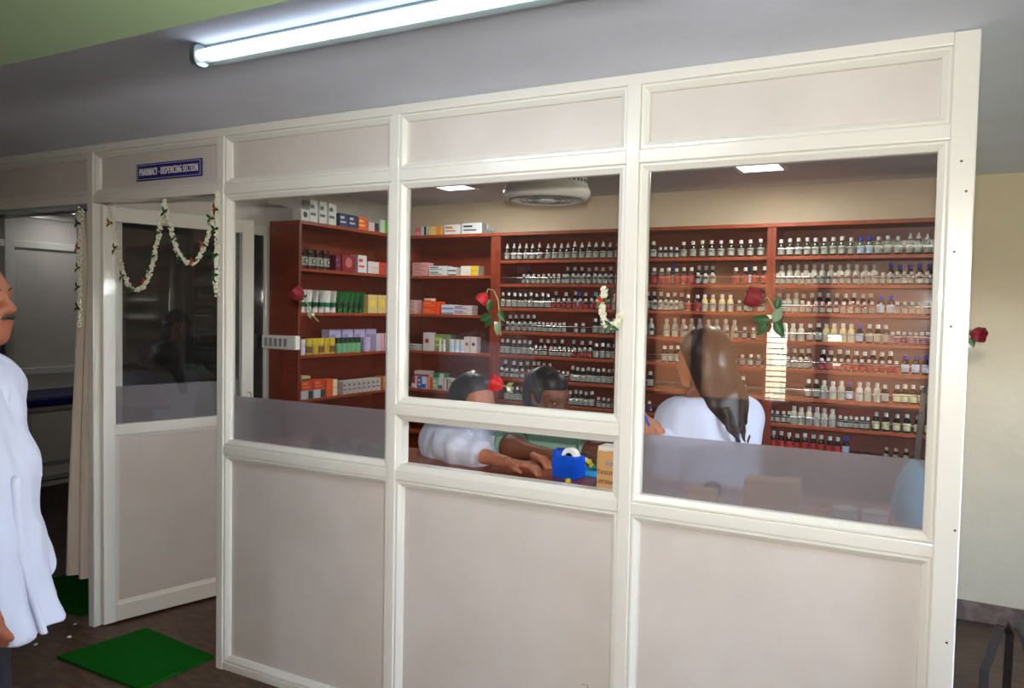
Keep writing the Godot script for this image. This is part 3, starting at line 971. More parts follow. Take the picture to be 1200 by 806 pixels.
func tubes_and_jars() -> void:
	# left unit: local x runs along +(-z); helper places by distance d from its front end
	var fx := -3.405
	var L := func(d: float, y: float) -> Vector3: return Vector3(fx, y, -1.15 - d)
	var q := PI / 2
	var place := "left shelf unit"
	var y1: float = 2.14
	# top of the unit
	var g := "tall white cartons on left unit top"
	for i in 3:
		carton(L.call(0.13 + i * 0.085, y1), q, Vector3(0.07, 0.135, 0.07), rgb(206, 210, 206), rgb(90, 96, 104), 2, ["tall white carton on left unit top, nearest the window", "tall white carton on left unit top, middle of three", "tall white carton on left unit top, farthest of three"][i])
	carton(L.call(0.055, y1), q, Vector3(0.07, 0.07, 0.07), rgb(214, 216, 212), rgb(60, 60, 66), 3, "short white carton at front end of left unit top")
	for i in 2:
		carton(L.call(0.41 + i * 0.09, y1), q, Vector3(0.085, 0.085, 0.08), rgb(44, 62, 92), rgb(196, 204, 212), 2, ["navy and white carton on left unit top beside tall white ones", "navy and white carton on left unit top beside the orange one"][i])
	carton(L.call(0.60, y1), q, Vector3(0.085, 0.08, 0.08), rgb(226, 96, 48), rgb(240, 206, 120), 2, "orange carton on left unit top")
	carton(L.call(0.715, y1), q, Vector3(0.11, 0.06, 0.08), rgb(214, 186, 186), rgb(60, 56, 66), 1, "pale pink carton on left unit top")
	carton(L.call(0.83, y1), q, Vector3(0.085, 0.09, 0.08), rgb(196, 214, 196), rgb(96, 184, 40), 1, "green striped carton on left unit top")
	# second shelf: dark jars marked C, cartons
	var jar := G().lathe([Vector2(0, 0), Vector2(0.028, 0), Vector2(0.03, 0.004), Vector2(0.03, 0.085), Vector2(0.024, 0.094), Vector2(0.022, 0.096)], 18).mesh()
	var jcap := G().lathe([Vector2(0.026, 0.094), Vector2(0.027, 0.096), Vector2(0.027, 0.118), Vector2(0.025, 0.12), Vector2(0, 0.12)], 18).mesh()
	var jlab := G().lathe([Vector2(0.0302, 0.02), Vector2(0.0306, 0.021), Vector2(0.0306, 0.07), Vector2(0.0302, 0.071)], 18).mesh()
	mat("jar_dark", rgb(60, 30, 26), 0.25)
	for i in 4:
		var j := thing("supplement_jar", "dark brown jar with letter C label, %s from the left, left shelf unit" % ["first", "second", "third", "fourth"][i], "jar", L.call(0.065 + i * 0.067, SG[0]) + Vector3(-0.032, 0, 0), q, "dark jars with C labels")
		part(j, "body", jar, "jar_dark")
		part(j, "lid", jcap, "jar_dark")
		var pl := part(j, "paper_label", jlab, "label_white")
		part(pl, "letter", text_mesh("C", 0.05, 0.0015, "Droid Sans", 800), "black", Vector3(0, 0.046, 0.0306))
	carton(L.call(0.36, SG[0]), q, Vector3(0.05, 0.1, 0.07), rgb(96, 24, 56), rgb(150, 60, 110), 2, "dark maroon carton upright beside jars on left shelf unit")
	carton(L.call(0.46, SG[0]), q, Vector3(0.13, 0.105, 0.07), rgb(126, 26, 34), rgb(176, 96, 96), 3, "crimson carton on second shelf of left shelf unit")
	carton(L.call(0.60, SG[0]), q, Vector3(0.09, 0.115, 0.07), rgb(196, 200, 204), rgb(206, 60, 50), 2, "upright white carton beside crimson one, left shelf unit")
	for i in 2:
		carton(L.call(0.76, SG[0] + i * 0.041), q, Vector3(0.2, 0.04, 0.08), rgb(204, 196, 190), rgb(190, 60, 50), 1, ["flat white red carton, lower of a pair, left shelf unit", "flat white red carton, upper of a pair, left shelf unit"][i])
	carton(L.call(0.93, SG[0]), q, Vector3(0.1, 0.05, 0.08), rgb(40, 120, 60), rgb(220, 220, 210), 0, "flat green carton at far end of left shelf unit")
	# third shelf: standing tubes and yellow cartons
	var tube := Geo.new()
	var rows := []
	for a in 7:
		var v := a / 6.0
		var r := []
		for b in 13:
			var th := TAU * b / 12
			var wx := lerpf(0.019, 0.027, v)
			var wz := lerpf(0.019, 0.0015, v)
			r.append(Vector3(cos(th) * wx, 0.022 + v * 0.118, -sin(th) * wz))
		rows.append(r)
	tube.sheet(rows)
	var tcap := G().lathe([Vector2(0, 0), Vector2(0.018, 0), Vector2(0.0195, 0.002), Vector2(0.0195, 0.022), Vector2(0, 0.024)], 14).mesh()
	var tband := Geo.new()
	var br := []
	for v in [0.12, 0.36]:
		var r := []
		for b in 13:
			var th := TAU * b / 12
			r.append(Vector3(cos(th) * (lerpf(0.019, 0.027, v) + 0.0006), 0.022 + v * 0.118, -sin(th) * (lerpf(0.019, 0.0015, v) + 0.0006)))
		br.append(r)
	tband.sheet(br)
	var tm := tube.mesh()
	var tb := tband.mesh()
	mat("tube_white", rgb(220, 222, 216), 0.35)
	mat("tube_green", rgb(24, 92, 34), 0.25)
	mat("band_green", rgb(12, 116, 72), 0.4)
	mat("band_dark", rgb(16, 52, 22), 0.4)
	for i in 6:
		var o := thing("cream_tube", "white cream tube with green band, %s in row, left shelf unit" % ["first", "second", "third", "fourth", "fifth", "last"][i], "tube", L.call(0.055 + i * 0.056, SG[1]) + Vector3(-0.026, 0, 0), PI / 4, "white cream tubes")
		part(o, "body", tm, "tube_white")
		part(o, "cap", tcap, "tube_white")
		part(o, "printed_band", tb, "band_green")
	for i in 5:
		var o := thing("cream_tube", "dark green cream tube, %s in row, left shelf unit" % ["first", "second", "third", "fourth", "last"][i], "tube", L.call(0.40 + i * 0.054, SG[1]) + Vector3(-0.026, 0, 0), PI / 4, "dark green cream tubes")
		part(o, "body", tm, "tube_green")
		part(o, "cap", tcap, "tube_green")
		part(o, "printed_band", tb, "band_dark")
	for i in 3:
		carton(L.call(0.715 + i * 0.105, SG[1]), q, Vector3(0.098, 0.125, 0.08), rgb(206, 184, 118), rgb(226, 204, 60), 3, ["yellow carton beside the green tubes, left shelf unit", "yellow carton in middle of three, left shelf unit", "yellow carton nearest the corner, left shelf unit"][i])
	# fourth shelf: white, yellow, green and lilac jars
	var pot := G().lathe([Vector2(0, 0), Vector2(0.026, 0), Vector2(0.029, 0.01), Vector2(0.03, 0.03), Vector2(0.0, 0.03)], 16).mesh()
	var plid := G().lathe([Vector2(0.0295, 0.03), Vector2(0.031, 0.031), Vector2(0.031, 0.046), Vector2(0.029, 0.048), Vector2(0, 0.048)], 16).mesh()
	mat("pot_white", rgb(208, 212, 220), 0.3)
	mat("lid_yellow", rgb(206, 186, 20), 0.35)
	mat("jar_yellow", rgb(190, 164, 40), 0.3)
	mat("jar_green", rgb(110, 168, 120), 0.25)
	mat("lid_green", rgb(18, 60, 34), 0.35)
	mat("pot_lilac", rgb(184, 178, 214), 0.35)
	for i in 2:
		var o := thing("cream_pot", "white cream pot, %s of the stack of two, left shelf unit" % ["lower", "upper"][i], "jar", L.call(0.055, SG[2] + 0.0485 * i) + Vector3(-0.032, 0, 0), q)
		part(o, "body", pot, "pot_white")
		part(o, "lid", plid, "pot_white")
	var ybody := G().lathe([Vector2(0, 0), Vector2(0.022, 0), Vector2(0.0235, 0.003), Vector2(0.0235, 0.062), Vector2(0.02, 0.066), Vector2(0, 0.066)], 14).mesh()
	var ylid := G().lathe([Vector2(0.0225, 0.064), Vector2(0.0238, 0.066), Vector2(0.0238, 0.098), Vector2(0.022, 0.1), Vector2(0, 0.1)], 14).mesh()
	var ylab := G().lathe([Vector2(0.0237, 0.012), Vector2(0.024, 0.013), Vector2(0.024, 0.05), Vector2(0.0237, 0.051)], 14).mesh()
	mat("label_brown", rgb(116, 84, 44), 0.6)
	for i in 5:
		var o := thing("tonic_jar", "yellow jar with yellow lid and brown label, %s in row, left shelf unit" % ["first", "second", "third", "fourth", "last"][i], "jar", L.call(0.125 + i * 0.052, SG[2]) + Vector3(-0.03, 0, 0), q, "yellow lidded jars")
		part(o, "body", ybody, "jar_yellow")
		part(o, "lid", ylid, "lid_yellow")
		part(o, "paper_label", ylab, "label_brown" if i % 2 == 0 else "jar_yellow")
	for i in 5:
		var o := thing("lotion_bottle", "green lotion bottle with dark lid, %s in row, left shelf unit" % ["first", "second", "third", "fourth", "last"][i], "bottle", L.call(0.40 + i * 0.048, SG[2]) + Vector3(-0.03, 0, 0), q, "green lotion bottles")
		part(o, "body", ybody, "jar_green")
		part(o, "lid", ylid, "lid_green")
	for i in 2:
		var o := thing("cream_pot", "lilac cream pot, %s of the stack of two, left shelf unit" % ["lower", "upper"][i], "jar", L.call(0.685, SG[2] + 0.0485 * i) + Vector3(-0.032, 0, 0), q)
		part(o, "body", pot, "pot_lilac")
		part(o, "lid", plid, "pot_lilac")
	for i in 4:
		carton(L.call(0.44 + i * 0.125, SG[2]) + Vector3(-0.09, 0, 0), q, Vector3(0.11, 0.15, 0.07), rgb(178, 170, 204), rgb(140, 130, 178), 2, "lilac carton behind the green bottles, %s from the left" % ["first", "second", "third", "fourth"][i])
	for i in 2:
		carton(L.call(0.80 + i * 0.1, SG[2]), q, Vector3(0.085, 0.12, 0.07), rgb(190, 182, 206), rgb(220, 150, 150), 1, ["lilac and pink carton beside lilac pots, left shelf unit", "lilac and pink carton at far end, left shelf unit"][i])
	# fifth shelf
	for i in 2:
		carton(L.call(0.085 + i * 0.11, SG[3]), q, Vector3(0.1, 0.052, 0.08), rgb(190, 196, 206), rgb(60, 72, 60), 1, ["white carton with dark picture at front of left unit's lowest shelf", "white carton with dark picture, second on left unit's lowest shelf"][i])
		carton(L.call(0.085 + i * 0.11, SG[3] + 0.053), q, Vector3(0.1, 0.06, 0.08), rgb(206, 74, 40), rgb(230, 130, 90), 2, ["orange carton on top of the front picture carton, left unit", "orange carton on top of the second picture carton, left unit"][i])
	carton(L.call(0.075, SG[3] + 0.114), q, Vector3(0.07, 0.03, 0.07), rgb(196, 180, 120), rgb(90, 60, 40), 0, "small tan carton topping the orange cartons, left unit")
	for i in 2:
		carton(L.call(0.31, SG[3] + i * 0.054), q, Vector3(0.1, 0.053, 0.08), rgb(222, 96, 46), rgb(236, 226, 190), 1, ["orange and cream carton, lower of two, left unit's lowest shelf", "orange and cream carton, upper of two, left unit's lowest shelf"][i])
	for i in 8:
		carton(L.call(0.44 + i * 0.05, SG[3]), q, Vector3(0.046, 0.085, 0.08), rgb(186, 178, 172), rgb(120, 110, 112), 2, "grey white carton number %s along left unit's lowest shelf" % ["one", "two", "three", "four", "five", "six", "seven", "eight"][i])
	carton(L.call(0.87, SG[3]), q, Vector3(0.06, 0.09, 0.08), rgb(200, 120, 60), rgb(150, 190, 60), 2, "orange green carton on left unit's lowest shelf")
	carton(L.call(0.95, SG[3]), q, Vector3(0.08, 0.08, 0.08), rgb(206, 204, 200), rgb(150, 60, 60), 0, "white carton at far end of left unit's lowest shelf")
	# corner case, facing front: x from -3.33 to -2.7
	var K := func(px: float, y: float) -> Vector3: return Vector3(lerpf(-3.35, -2.69, (px - 478.0) / 94.0), y, -2.215)
	var yt := 2.14
	var row := [
		[486, 0.045, 0.06, rgb(206, 104, 120), rgb(220, 150, 160), 0, "pink carton on corner case top, nearest the window post"],
		[494, 0.05, 0.065, rgb(190, 200, 192), rgb(24, 70, 52), 1, "white and dark green carton on corner case top"],
		[508, 0.11, 0.062, rgb(206, 176, 110), rgb(210, 130, 30), 1, "tan and amber carton on corner case top"],
		[528, 0.13, 0.07, rgb(196, 200, 200), rgb(190, 110, 60), 2, "white carton with orange stripes on corner case top"],
		[551, 0.16, 0.075, rgb(200, 204, 206), rgb(40, 56, 70), 2, "white carton with navy stripes on corner case top"],
	]
	for r in row:
		carton(K.call(r[0], yt), 0, Vector3(r[1], r[2], 0.08), r[3], r[4], r[5], r[6])
	for i in 3:
		carton(K.call(568 + i * 3, yt) + Vector3(0, 0, -0.01), 0.5, Vector3(0.012, 0.06 - i * 0.01, 0.06), rgb(150, 156, 150), rgb(90, 100, 96), 0, ["thin grey carton on corner case top, first of three", "thin grey carton on corner case top, second of three", "thin grey carton on corner case top, last of three"][i])
	for i in 3:
		carton(K.call(490, SG[0] + i * 0.032), 0, Vector3(0.13, 0.031, 0.08), rgb(206, 150, 150), rgb(170, 110, 120), 2, ["pink flat carton, bottom of three, corner case second shelf", "pink flat carton, middle of three, corner case second shelf", "pink flat carton, top of three, corner case second shelf"][i])
	for i in 2:
		carton(K.call(512, SG[0] + i * 0.035), 0, Vector3(0.15, 0.034, 0.08), rgb(200, 208, 206), rgb(30, 70, 60), 2, ["white flat carton with green stripe, lower, corner case", "white flat carton with green stripe, upper, corner case"][i])
		carton(K.call(529, SG[0] + i * 0.03), 0, Vector3(0.065, 0.029, 0.08), rgb(204, 208, 206), rgb(90, 96, 96), 0, ["short white carton, lower, corner case second shelf", "short white carton, upper, corner case second shelf"][i])
		carton(K.call(549, SG[0] + i * 0.034), 0, Vector3(0.14, 0.033, 0.08), rgb(204, 204, 190), rgb(206, 174, 30), 1, ["white and yellow flat carton, lower of pair, corner case", "white and yellow flat carton, upper of pair, corner case"][i])
	for i in 3:
		carton(K.call(481, SG[1] + i * 0.033), 0, Vector3(0.06, 0.032, 0.08), rgb(196, 160, 156), rgb(120, 80, 90), 2, ["mauve carton, bottom of stack, corner case third shelf", "mauve carton, middle of stack, corner case third shelf", "mauve carton, top of stack, corner case third shelf"][i])
	for i in 2:
		carton(K.call(504, SG[1] + i * 0.045), 0, Vector3(0.14, 0.044, 0.08), rgb(226, 74, 30), rgb(236, 130, 70), 2, ["orange red flat carton, lower, corner case third shelf", "orange red flat carton, upper, corner case third shelf"][i])
		carton(K.call(524, SG[1] + i * 0.035), 0, Vector3(0.1, 0.034, 0.08), rgb(190, 196, 214), rgb(120, 130, 170), 0, ["pale blue carton, lower, beside orange ones, corner case", "pale blue carton, upper, beside orange ones, corner case"][i])
		carton(K.call(542, SG[1] + i * 0.033), 0, Vector3(0.15, 0.032, 0.08), rgb(196, 186, 186), rgb(60, 70, 150), 2, ["white carton with blue and red print, lower, corner case", "white carton with blue and red print, upper, corner case"][i])
	carton(K.call(500, SG[1] + 0.091), 0, Vector3(0.06, 0.02, 0.06), rgb(220, 190, 170), rgb(220, 110, 70), 0, "small pale carton topping orange red ones, corner case")
	for i in 2:
		carton(K.call(483, SG[2] + i * 0.022), 0, Vector3(0.12, 0.021, 0.08), rgb(170, 176, 170), rgb(50, 60, 60), 2, ["thin grey carton, lower, corner case fourth shelf", "thin grey carton, upper, corner case fourth shelf"][i])
	carton(K.call(500, SG[2]), 0, Vector3(0.065, 0.13, 0.07), rgb(196, 190, 190), rgb(150, 40, 50), 3, "upright white carton with red spot, corner case fourth shelf")
	carton(K.call(514, SG[2]) + Vector3(0, 0, -0.05), 0, Vector3(0.14, 0.12, 0.07), rgb(120, 136, 96), rgb(176, 196, 60), 2, "olive carton behind small bottles, corner case fourth shelf")
	for i in 2:
		var o := thing("spray_bottle", ["small white spray bottle, left of pair, corner case", "small white spray bottle, right of pair, corner case"][i], "bottle", K.call(514.5 + i * 4.5, SG[2]) + Vector3(0, 0, -0.02))
		part(o, "body", G().lathe([Vector2(0, 0), Vector2(0.012, 0), Vector2(0.0135, 0.002), Vector2(0.0135, 0.045), Vector2(0.006, 0.052), Vector2(0, 0.052)], 12), "cap_white")
		part(o, "cap", G().lathe([Vector2(0.009, 0.05), Vector2(0.009, 0.075), Vector2(0.005, 0.085), Vector2(0, 0.086)], 12), "cap_white")
	for i in 3:
		var o := thing("tablet_jar", ["white tablet jar, left of three, corner case", "white tablet jar, middle of three, corner case", "white tablet jar, right of three, corner case"][i], "jar", K.call(528.5 + i * 6.2, SG[2]) + Vector3(0, 0, -0.025))
		part(o, "body", ybody, "pot_white")
		part(o, "lid", ylid, "cap_white", Vector3(0, -0.012, 0))
		part(o, "paper_label", ylab, "label_blue")
	for i in 2:
		carton(K.call(547.5 + i * 7.5, SG[2]), 0, Vector3(0.048, 0.11, 0.06), rgb(206, 196, 190), [rgb(190, 40, 50), rgb(60, 50, 50)][i], 3, ["white carton with red dots beside tablet jars", "white carton with black dots beside tablet jars"][i])
	var low := [[484, 0.03, rgb(150, 40, 60), rgb(206, 204, 200)], [488, 0.028, rgb(206, 206, 204), rgb(190, 50, 60)], [492, 0.034, rgb(40, 110, 190), rgb(190, 206, 226)], [497, 0.034, rgb(196, 210, 226), rgb(30, 96, 170)], [504, 0.05, rgb(206, 140, 110), rgb(200, 70, 40)], [511, 0.04, rgb(130, 176, 140), rgb(206, 206, 196)], [517, 0.036, rgb(190, 196, 186), rgb(110, 60, 60)], [524, 0.034, rgb(196, 176, 170), rgb(60, 110, 70)], [531, 0.03, rgb(200, 196, 190), rgb(150, 110, 100)]]
	var ln := ["maroon", "white and red", "blue", "pale blue", "salmon", "mint green", "grey white", "beige and green", "plain white"]
	for i in low.size():
		carton(K.call(low[i][0], SG[3]), 0, Vector3(low[i][1], 0.085, 0.07), low[i][2], low[i][3], i % 3, "upright %s carton on corner case fifth shelf" % ln[i])
	carton(K.call(494, SG[3] + 0.086), 0, Vector3(0.13, 0.04, 0.07), rgb(186, 176, 166), rgb(140, 60, 50), 0, "grey flat carton lying on upright ones, corner case")
	carton(K.call(515, SG[3] + 0.086), 0, Vector3(0.09, 0.03, 0.07), rgb(40, 120, 70), rgb(190, 196, 186), 1, "green flat carton lying on upright ones, corner case")
	carton(K.call(541, SG[3]), 0, Vector3(0.045, 0.085, 0.06), rgb(196, 170, 150), rgb(120, 40, 40), 1, "tan carton standing alone, corner case fifth shelf")
	# switch box on the end panel of the left unit
	var sb := thing("switch_box", "white slotted switch box on the end of left shelf unit", "switch box", Vector3(-3.52, 1.40, -1.145))
	part(sb, "cover", G().box(Vector3(0, 0, 0.02), Vector3(0.28, 0.085, 0.045), 0.006), "white_plastic")
	for i in 5:
		part(sb, "rocker", G().box(Vector3(-0.1 + i * 0.04, 0.0, 0.044), Vector3(0.024, 0.05, 0.006), 0.002), "grey_plastic")

# ------------------------------------------------------------------ counter
func counter() -> void:
	var c := thing("counter", "cherry counter running along the inside of the partition", "counter", Vector3(0, 0, -0.07))
	part(c, "worktop", bx(-2.74, -0.01, 0.968, 0.995, -0.40, 0.008, 0.004), "worktop")
	part(c, "back_panel", bx(-2.7, -0.05, 0.0, 0.968, -0.03, -0.015), "cherry")
	for x in [-2.72, -1.84, -0.92, -0.04]:
		part(c, "upright", bx(x - 0.011, x + 0.011, 0.72, 0.968, -0.3, -0.03, 0.001), "cherry")
	var top := 0.9955
	# tape dispenser
	var d := thing("tape_dispenser", "blue plastic tape dispenser on the counter in the serving slot", "tape dispenser", Vector3(-1.205, top, -0.275), -0.25)
	part(d, "body", G().prism([Vector2(-0.055, 0), Vector2(0.045, 0), Vector2(0.052, 0.008), Vector2(0.052, 0.075), Vector2(0.044, 0.085), Vector2(-0.012, 0.085), Vector2(-0.03, 0.072), Vector2(-0.038, 0.10), Vector2(-0.052, 0.104), Vector2(-0.058, 0.06)], -0.032, 0.032), "blue_plastic")
	part(d, "tape_roll", G().lathe([Vector2(0.018, -0.012), Vector2(0.036, -0.012), Vector2(0.036, 0.012), Vector2(0.018, 0.012), Vector2(0.018, -0.012)], 22, Vector3(0.008, 0.078, 0), Basis(Vector3.RIGHT, PI / 2)), "white_plastic")
	part(d, "hub", G().lathe([Vector2(0, -0.014), Vector2(0.0178, -0.014), Vector2(0.0178, 0.014), Vector2(0, 0.014)], 16, Vector3(0.008, 0.078, 0), Basis(Vector3.RIGHT, PI / 2)), "black")
	part(d, "cutter", G().box(Vector3(-0.046, 0.106, 0), Vector3(0.012, 0.006, 0.03), 0.001), "chrome")
	var y := thing("yellow_stopper", "small yellow stopper lying in front of the blue tape dispenser", "cap", Vector3(-1.172, top, -0.195))
	mat("yellow", rgb(226, 206, 30), 0.4)
	part(y, "shell", G().lathe([Vector2(0.011, 0), Vector2(0.012, 0.002), Vector2(0.0105, 0.013), Vector2(0.006, 0.015), Vector2(0, 0.015)], 14), "yellow")
	# clear tray of small things
	var t := thing("plastic_tray", "clear plastic box with light blue base and small contents", "box", Vector3(-1.125, top, -0.37), -0.1)
	mat("cyan", rgb(40, 160, 226), 0.4)
	part(t, "base", G().box(Vector3(0, 0.011, 0), Vector3(0.15, 0.022, 0.09), 0.003), "cyan")
	part(t, "cover", G().box(Vector3(0, 0.052, 0), Vector3(0.148, 0.06, 0.088), 0.003), "glass")
	for i in 9:
		part(t, "content", G().ball(Vector3(-0.055 + (i % 5) * 0.027, 0.035 + (i / 5) * 0.018, 0.022 - (i % 2) * 0.02), Vector3(0.012, 0.011, 0.012), 8, 5), ["white_plastic", "yellow", "band_green", "blue_plastic", "paper"][i % 5])
	# carton with handwriting
	var b := thing("cardboard_box", "small brown cardboard box with handwriting at the serving slot", "box", Vector3(-0.985, top, -0.175), -0.05)
	part(b, "carton_body", G().box(Vector3(0, 0.07, 0), Vector3(0.105, 0.14, 0.075), 0.002), "cardboard")
	part(b, "paper_slip", G().box(Vector3(-0.02, 0.145, 0.0), Vector3(0.06, 0.022, 0.07), 0.002), "paper")
	part(b, "flap", G().box(Vector3(0.022, 0.128, 0.0385), Vector3(0.058, 0.03, 0.002), 0.0005), "cardboard")
	part(b, "handwriting", text_mesh("Taxim -", 0.022, 0.0008, "Droid Serif"), "ink", Vector3(-0.012, 0.066, 0.038))
	part(b, "handwriting", text_mesh("Lerma - R", 0.022, 0.0008, "Droid Serif"), "ink", Vector3(-0.006, 0.034, 0.038))
	part(b, "printed_mark", G().box(Vector3(-0.005, 0.098, 0.0376), Vector3(0.03, 0.012, 0.001)), "grey_plastic")
	# things standing on the counter behind the frosted film
	b = thing("cardboard_box", "plain cardboard box on the counter behind the frosted film", "box", Vector3(-0.44, top, -0.13), 0.08)
	part(b, "carton_body", G().box(Vector3(0, 0.055, 0), Vector3(0.165, 0.11, 0.09), 0.002), "cardboard")
	part(b, "flap", G().box(Vector3(0.04, 0.113, 0.01), Vector3(0.085, 0.002, 0.09), 0.0005, Basis(Vector3.BACK, 0.06)), "cardboard")
	b = thing("cardboard_box", "low cardboard box on the counter right of the taller one", "box", Vector3(-0.308, top, -0.12), -0.05)
	part(b, "carton_body", G().box(Vector3(0, 0.018, 0), Vector3(0.08, 0.036, 0.07), 0.002), "cardboard")
	part(b, "flap", G().box(Vector3(0, 0.037, 0), Vector3(0.078, 0.002, 0.035), 0.0005), "cardboard")
	for i in 2:
		b = thing("white_tub", ["white tub blurred behind the frosted film, left of two", "white tub blurred behind the frosted film, right of two"][i], "tub", Vector3(-0.225 + i * 0.082, top, -0.12))
		part(b, "body", G().lathe([Vector2(0, 0), Vector2(0.03, 0), Vector2(0.036, 0.045), Vector2(0, 0.045)], 16), "pot_white")
		part(b, "lid", G().lathe([Vector2(0.037, 0.043), Vector2(0.038, 0.045), Vector2(0.038, 0.052), Vector2(0, 0.053)], 16), "cap_white")
	mat("sky_blue", rgb(96, 176, 206), 0.5)
	b = thing("blue_bag", "light blue bag slumped on the counter beside the corner post", "bag", Vector3(-0.048, top, -0.17))
	part(b, "bag_body", G().net([[Vector3(-0.012, 0.05, 0), Vector3(0.0, 0.05, 0), 0.042, 0.04], [Vector3(-0.01, 0.08, 0), Vector3(0.0, 0.13, 0.0), 0.04, 0.036], [Vector3(0, 0.15, 0), Vector3(0, 0.17, 0), 0.03, 0.022]], 0.008, 60, [[Vector3.DOWN, Vector3(0, 0.0, 0)]], 0.006, wobble), "sky_blue")
	part(b, "knot", G().ball(Vector3(0, 0.195, 0), Vector3(0.016, 0.012, 0.014)), "sky_blue")
	b = thing("cardboard_box", "small beige box on the counter in front of the long-haired woman", "box", Vector3(-0.665, top, -0.14), 0.2)
	part(b, "carton_body", G().box(Vector3(0, 0.022, 0), Vector3(0.1, 0.044, 0.06), 0.002), "cardboard")
	part(b, "lid", G().box(Vector3(0, 0.046, 0), Vector3(0.104, 0.01, 0.064), 0.002), "cardboard")
	b = thing("pin_cushion", "small round dark pot on the counter behind the frosted film", "pot", Vector3(-0.655, top, -0.24))
	part(b, "bowl", G().lathe([Vector2(0, 0), Vector2(0.022, 0), Vector2(0.03, 0.02), Vector2(0.03, 0.05), Vector2(0.027, 0.05), Vector2(0.026, 0.012), Vector2(0, 0.01)], 18), "black")
	part(b, "rim", G().tube([Vector3(0.029, 0.05, 0), Vector3(0, 0.05, 0.029), Vector3(-0.029, 0.05, 0), Vector3(0, 0.05, -0.029), Vector3(0.029, 0.05, 0)], 0.002, 6), "black")
	mat("bowl_green", rgb(10, 130, 50), 0.4)
	b = thing("green_bowl", "green plastic bowl on the counter behind the frosted film", "bowl", Vector3(-1.96, top, -0.15))
	part(b, "bowl", G().lathe([Vector2(0, 0), Vector2(0.035, 0), Vector2(0.055, 0.03), Vector2(0.062, 0.06), Vector2(0.058, 0.06), Vector2(0.05, 0.03), Vector2(0.03, 0.006), Vector2(0, 0.006)], 22), "bowl_green")
	part(b, "rim", G().lathe([Vector2(0.061, 0.057), Vector2(0.066, 0.06), Vector2(0.061, 0.063), Vector2(0.058, 0.06)], 22), "bowl_green")
	mat("dark_item", rgb(50, 44, 50), 0.5)
	for i in 3:
		b = thing("dark_pouch", ["dark pouch behind the frosted film, nearest the door", "dark pouch behind the frosted film, middle one", "dark pouch behind the frosted film, beside the green bowl"][i], "pouch", Vector3(-2.33 + i * 0.125, top, -0.16))
		part(b, "pouch_body", G().net([[Vector3(-0.025, 0.022, 0), Vector3(0.025, 0.022, 0), 0.026, 0.024], [Vector3(-0.01, 0.05, 0), Vector3(0.012, 0.046, 0), 0.016, 0.014]], 0.007, 70, [[Vector3.DOWN, Vector3(0, 0, 0)]]), "dark_item")
		part(b, "tie", G().ball(Vector3(0, 0.066, 0), Vector3(0.008, 0.008, 0.008), 8, 5), "dark_item")
	# dark board leaning at the right end
	b = thing("dark_board", "dark narrow board leaning beside the corner post above the frosted film", "board", Vector3(-0.06, 0.0, -1.25))
	part(b, "board", G().box(Vector3(-0.02, 0.66, 0), Vector3(0.022, 1.33, 0.3), 0.003, Basis(Vector3.BACK, -0.06)), "black")
	part(b, "edge_strip", G().box(Vector3(-0.02, 0.66, 0.1525), Vector3(0.024, 1.332, 0.005), 0.001, Basis(Vector3.BACK, -0.06)), "steel_dark")

# ------------------------------------------------------------------ flowers, mats, sign, curtain
func leaf_mesh(l: float, w: float) -> ArrayMesh:
	var rows := []
	for i in 6:
		var t := i / 5.0
		var ww := w * sin(PI * pow(t, 0.8)) * 0.5 + 0.0004
		var r := []
		for j in 5:
			var s := (j - 2) / 2.0
			r.append(Vector3(s * ww, t * l, absf(s) * ww * 0.5 - t * t * l * 0.25))
		rows.append(r)
	return G().sheet(rows, 0.0006).mesh()

func petal_mesh(l: float, w: float, cup: float) -> ArrayMesh:
	var rows := []
	for i in 6:
		var t := i / 5.0
		var ww := w * 0.5 * (0.35 + 0.65 * sin(PI * 0.5 * minf(1.0, t * 1.5))) * (1.0 - 0.35 * pow(t, 4))
		var r := []
		for j in 6:
			var s := (j - 2.5) / 2.5
			r.append(Vector3(s * ww, t * l - s * s * l * 0.06, cup * sin(PI * t * 0.9) - s * s * ww * 0.55 + (t * t * l * 0.12 if t > 0.8 else 0.0)))
		rows.append(r)
	return G().sheet(rows, 0.0008).mesh()

# bloom: base of the flower head; aim: the way it opens; stem: path away from it; leaves: [point, direction, length, pale]
func rose(label: String, bloom: Vector3, aim: Vector3, stem: Array, leaves: Array, size := 0.05, m := "rose_red", buds := true) -> void:
	var o := thing("rose", label, "rose", bloom)
	var up := aim.normalized()
	var sx := up.cross(Vector3(0.3, 0.2, 1)).normalized()
	var bs := Basis(sx, up, sx.cross(up))
	var p := petal_mesh(size, size * 0.85, size * 0.28)
	for ring in 3:
		var cnt: int = [3, 4, 5][ring]
		for k in cnt:
			var b := bs * Basis(Vector3.UP, TAU * k / cnt + ring * 0.7) * Basis(Vector3.RIGHT, [0.02, 0.10, 0.22][ring])
			part(o, "petal", p, m, b * Vector3(0, 0, size * [0.06, 0.14, 0.2][ring]), b.scaled_local(Vector3.ONE * [0.85, 0.95, 1.0][ring]))
	part(o, "calyx", G().ball(-up * size * 0.03, Vector3(size * 0.2, size * 0.16, size * 0.2), 8, 5, bs), "leaf")
	var path := [Vector3.ZERO]
	for s in stem:
		path.append(s - bloom)
	var st := part(o, "stem", G().tube(path, 0.0026, 6), "stem")
	for l in leaves:
		var d: Vector3 = l[1].normalized()
		var lx := d.cross(Vector3(0.1, 0.1, 1)).normalized()
		part(o, "leaf", leaf_mesh(l[2], l[2] * 0.55), "leaf_pale" if l[3] else "leaf", l[0] - bloom, Basis(lx, d, lx.cross(d)))
	part(st, "tape", G().box(path[path.size() - 1] * 0.7 + Vector3(0, 0, 0.003), Vector3(0.014, 0.012, 0.0006)), "paper")

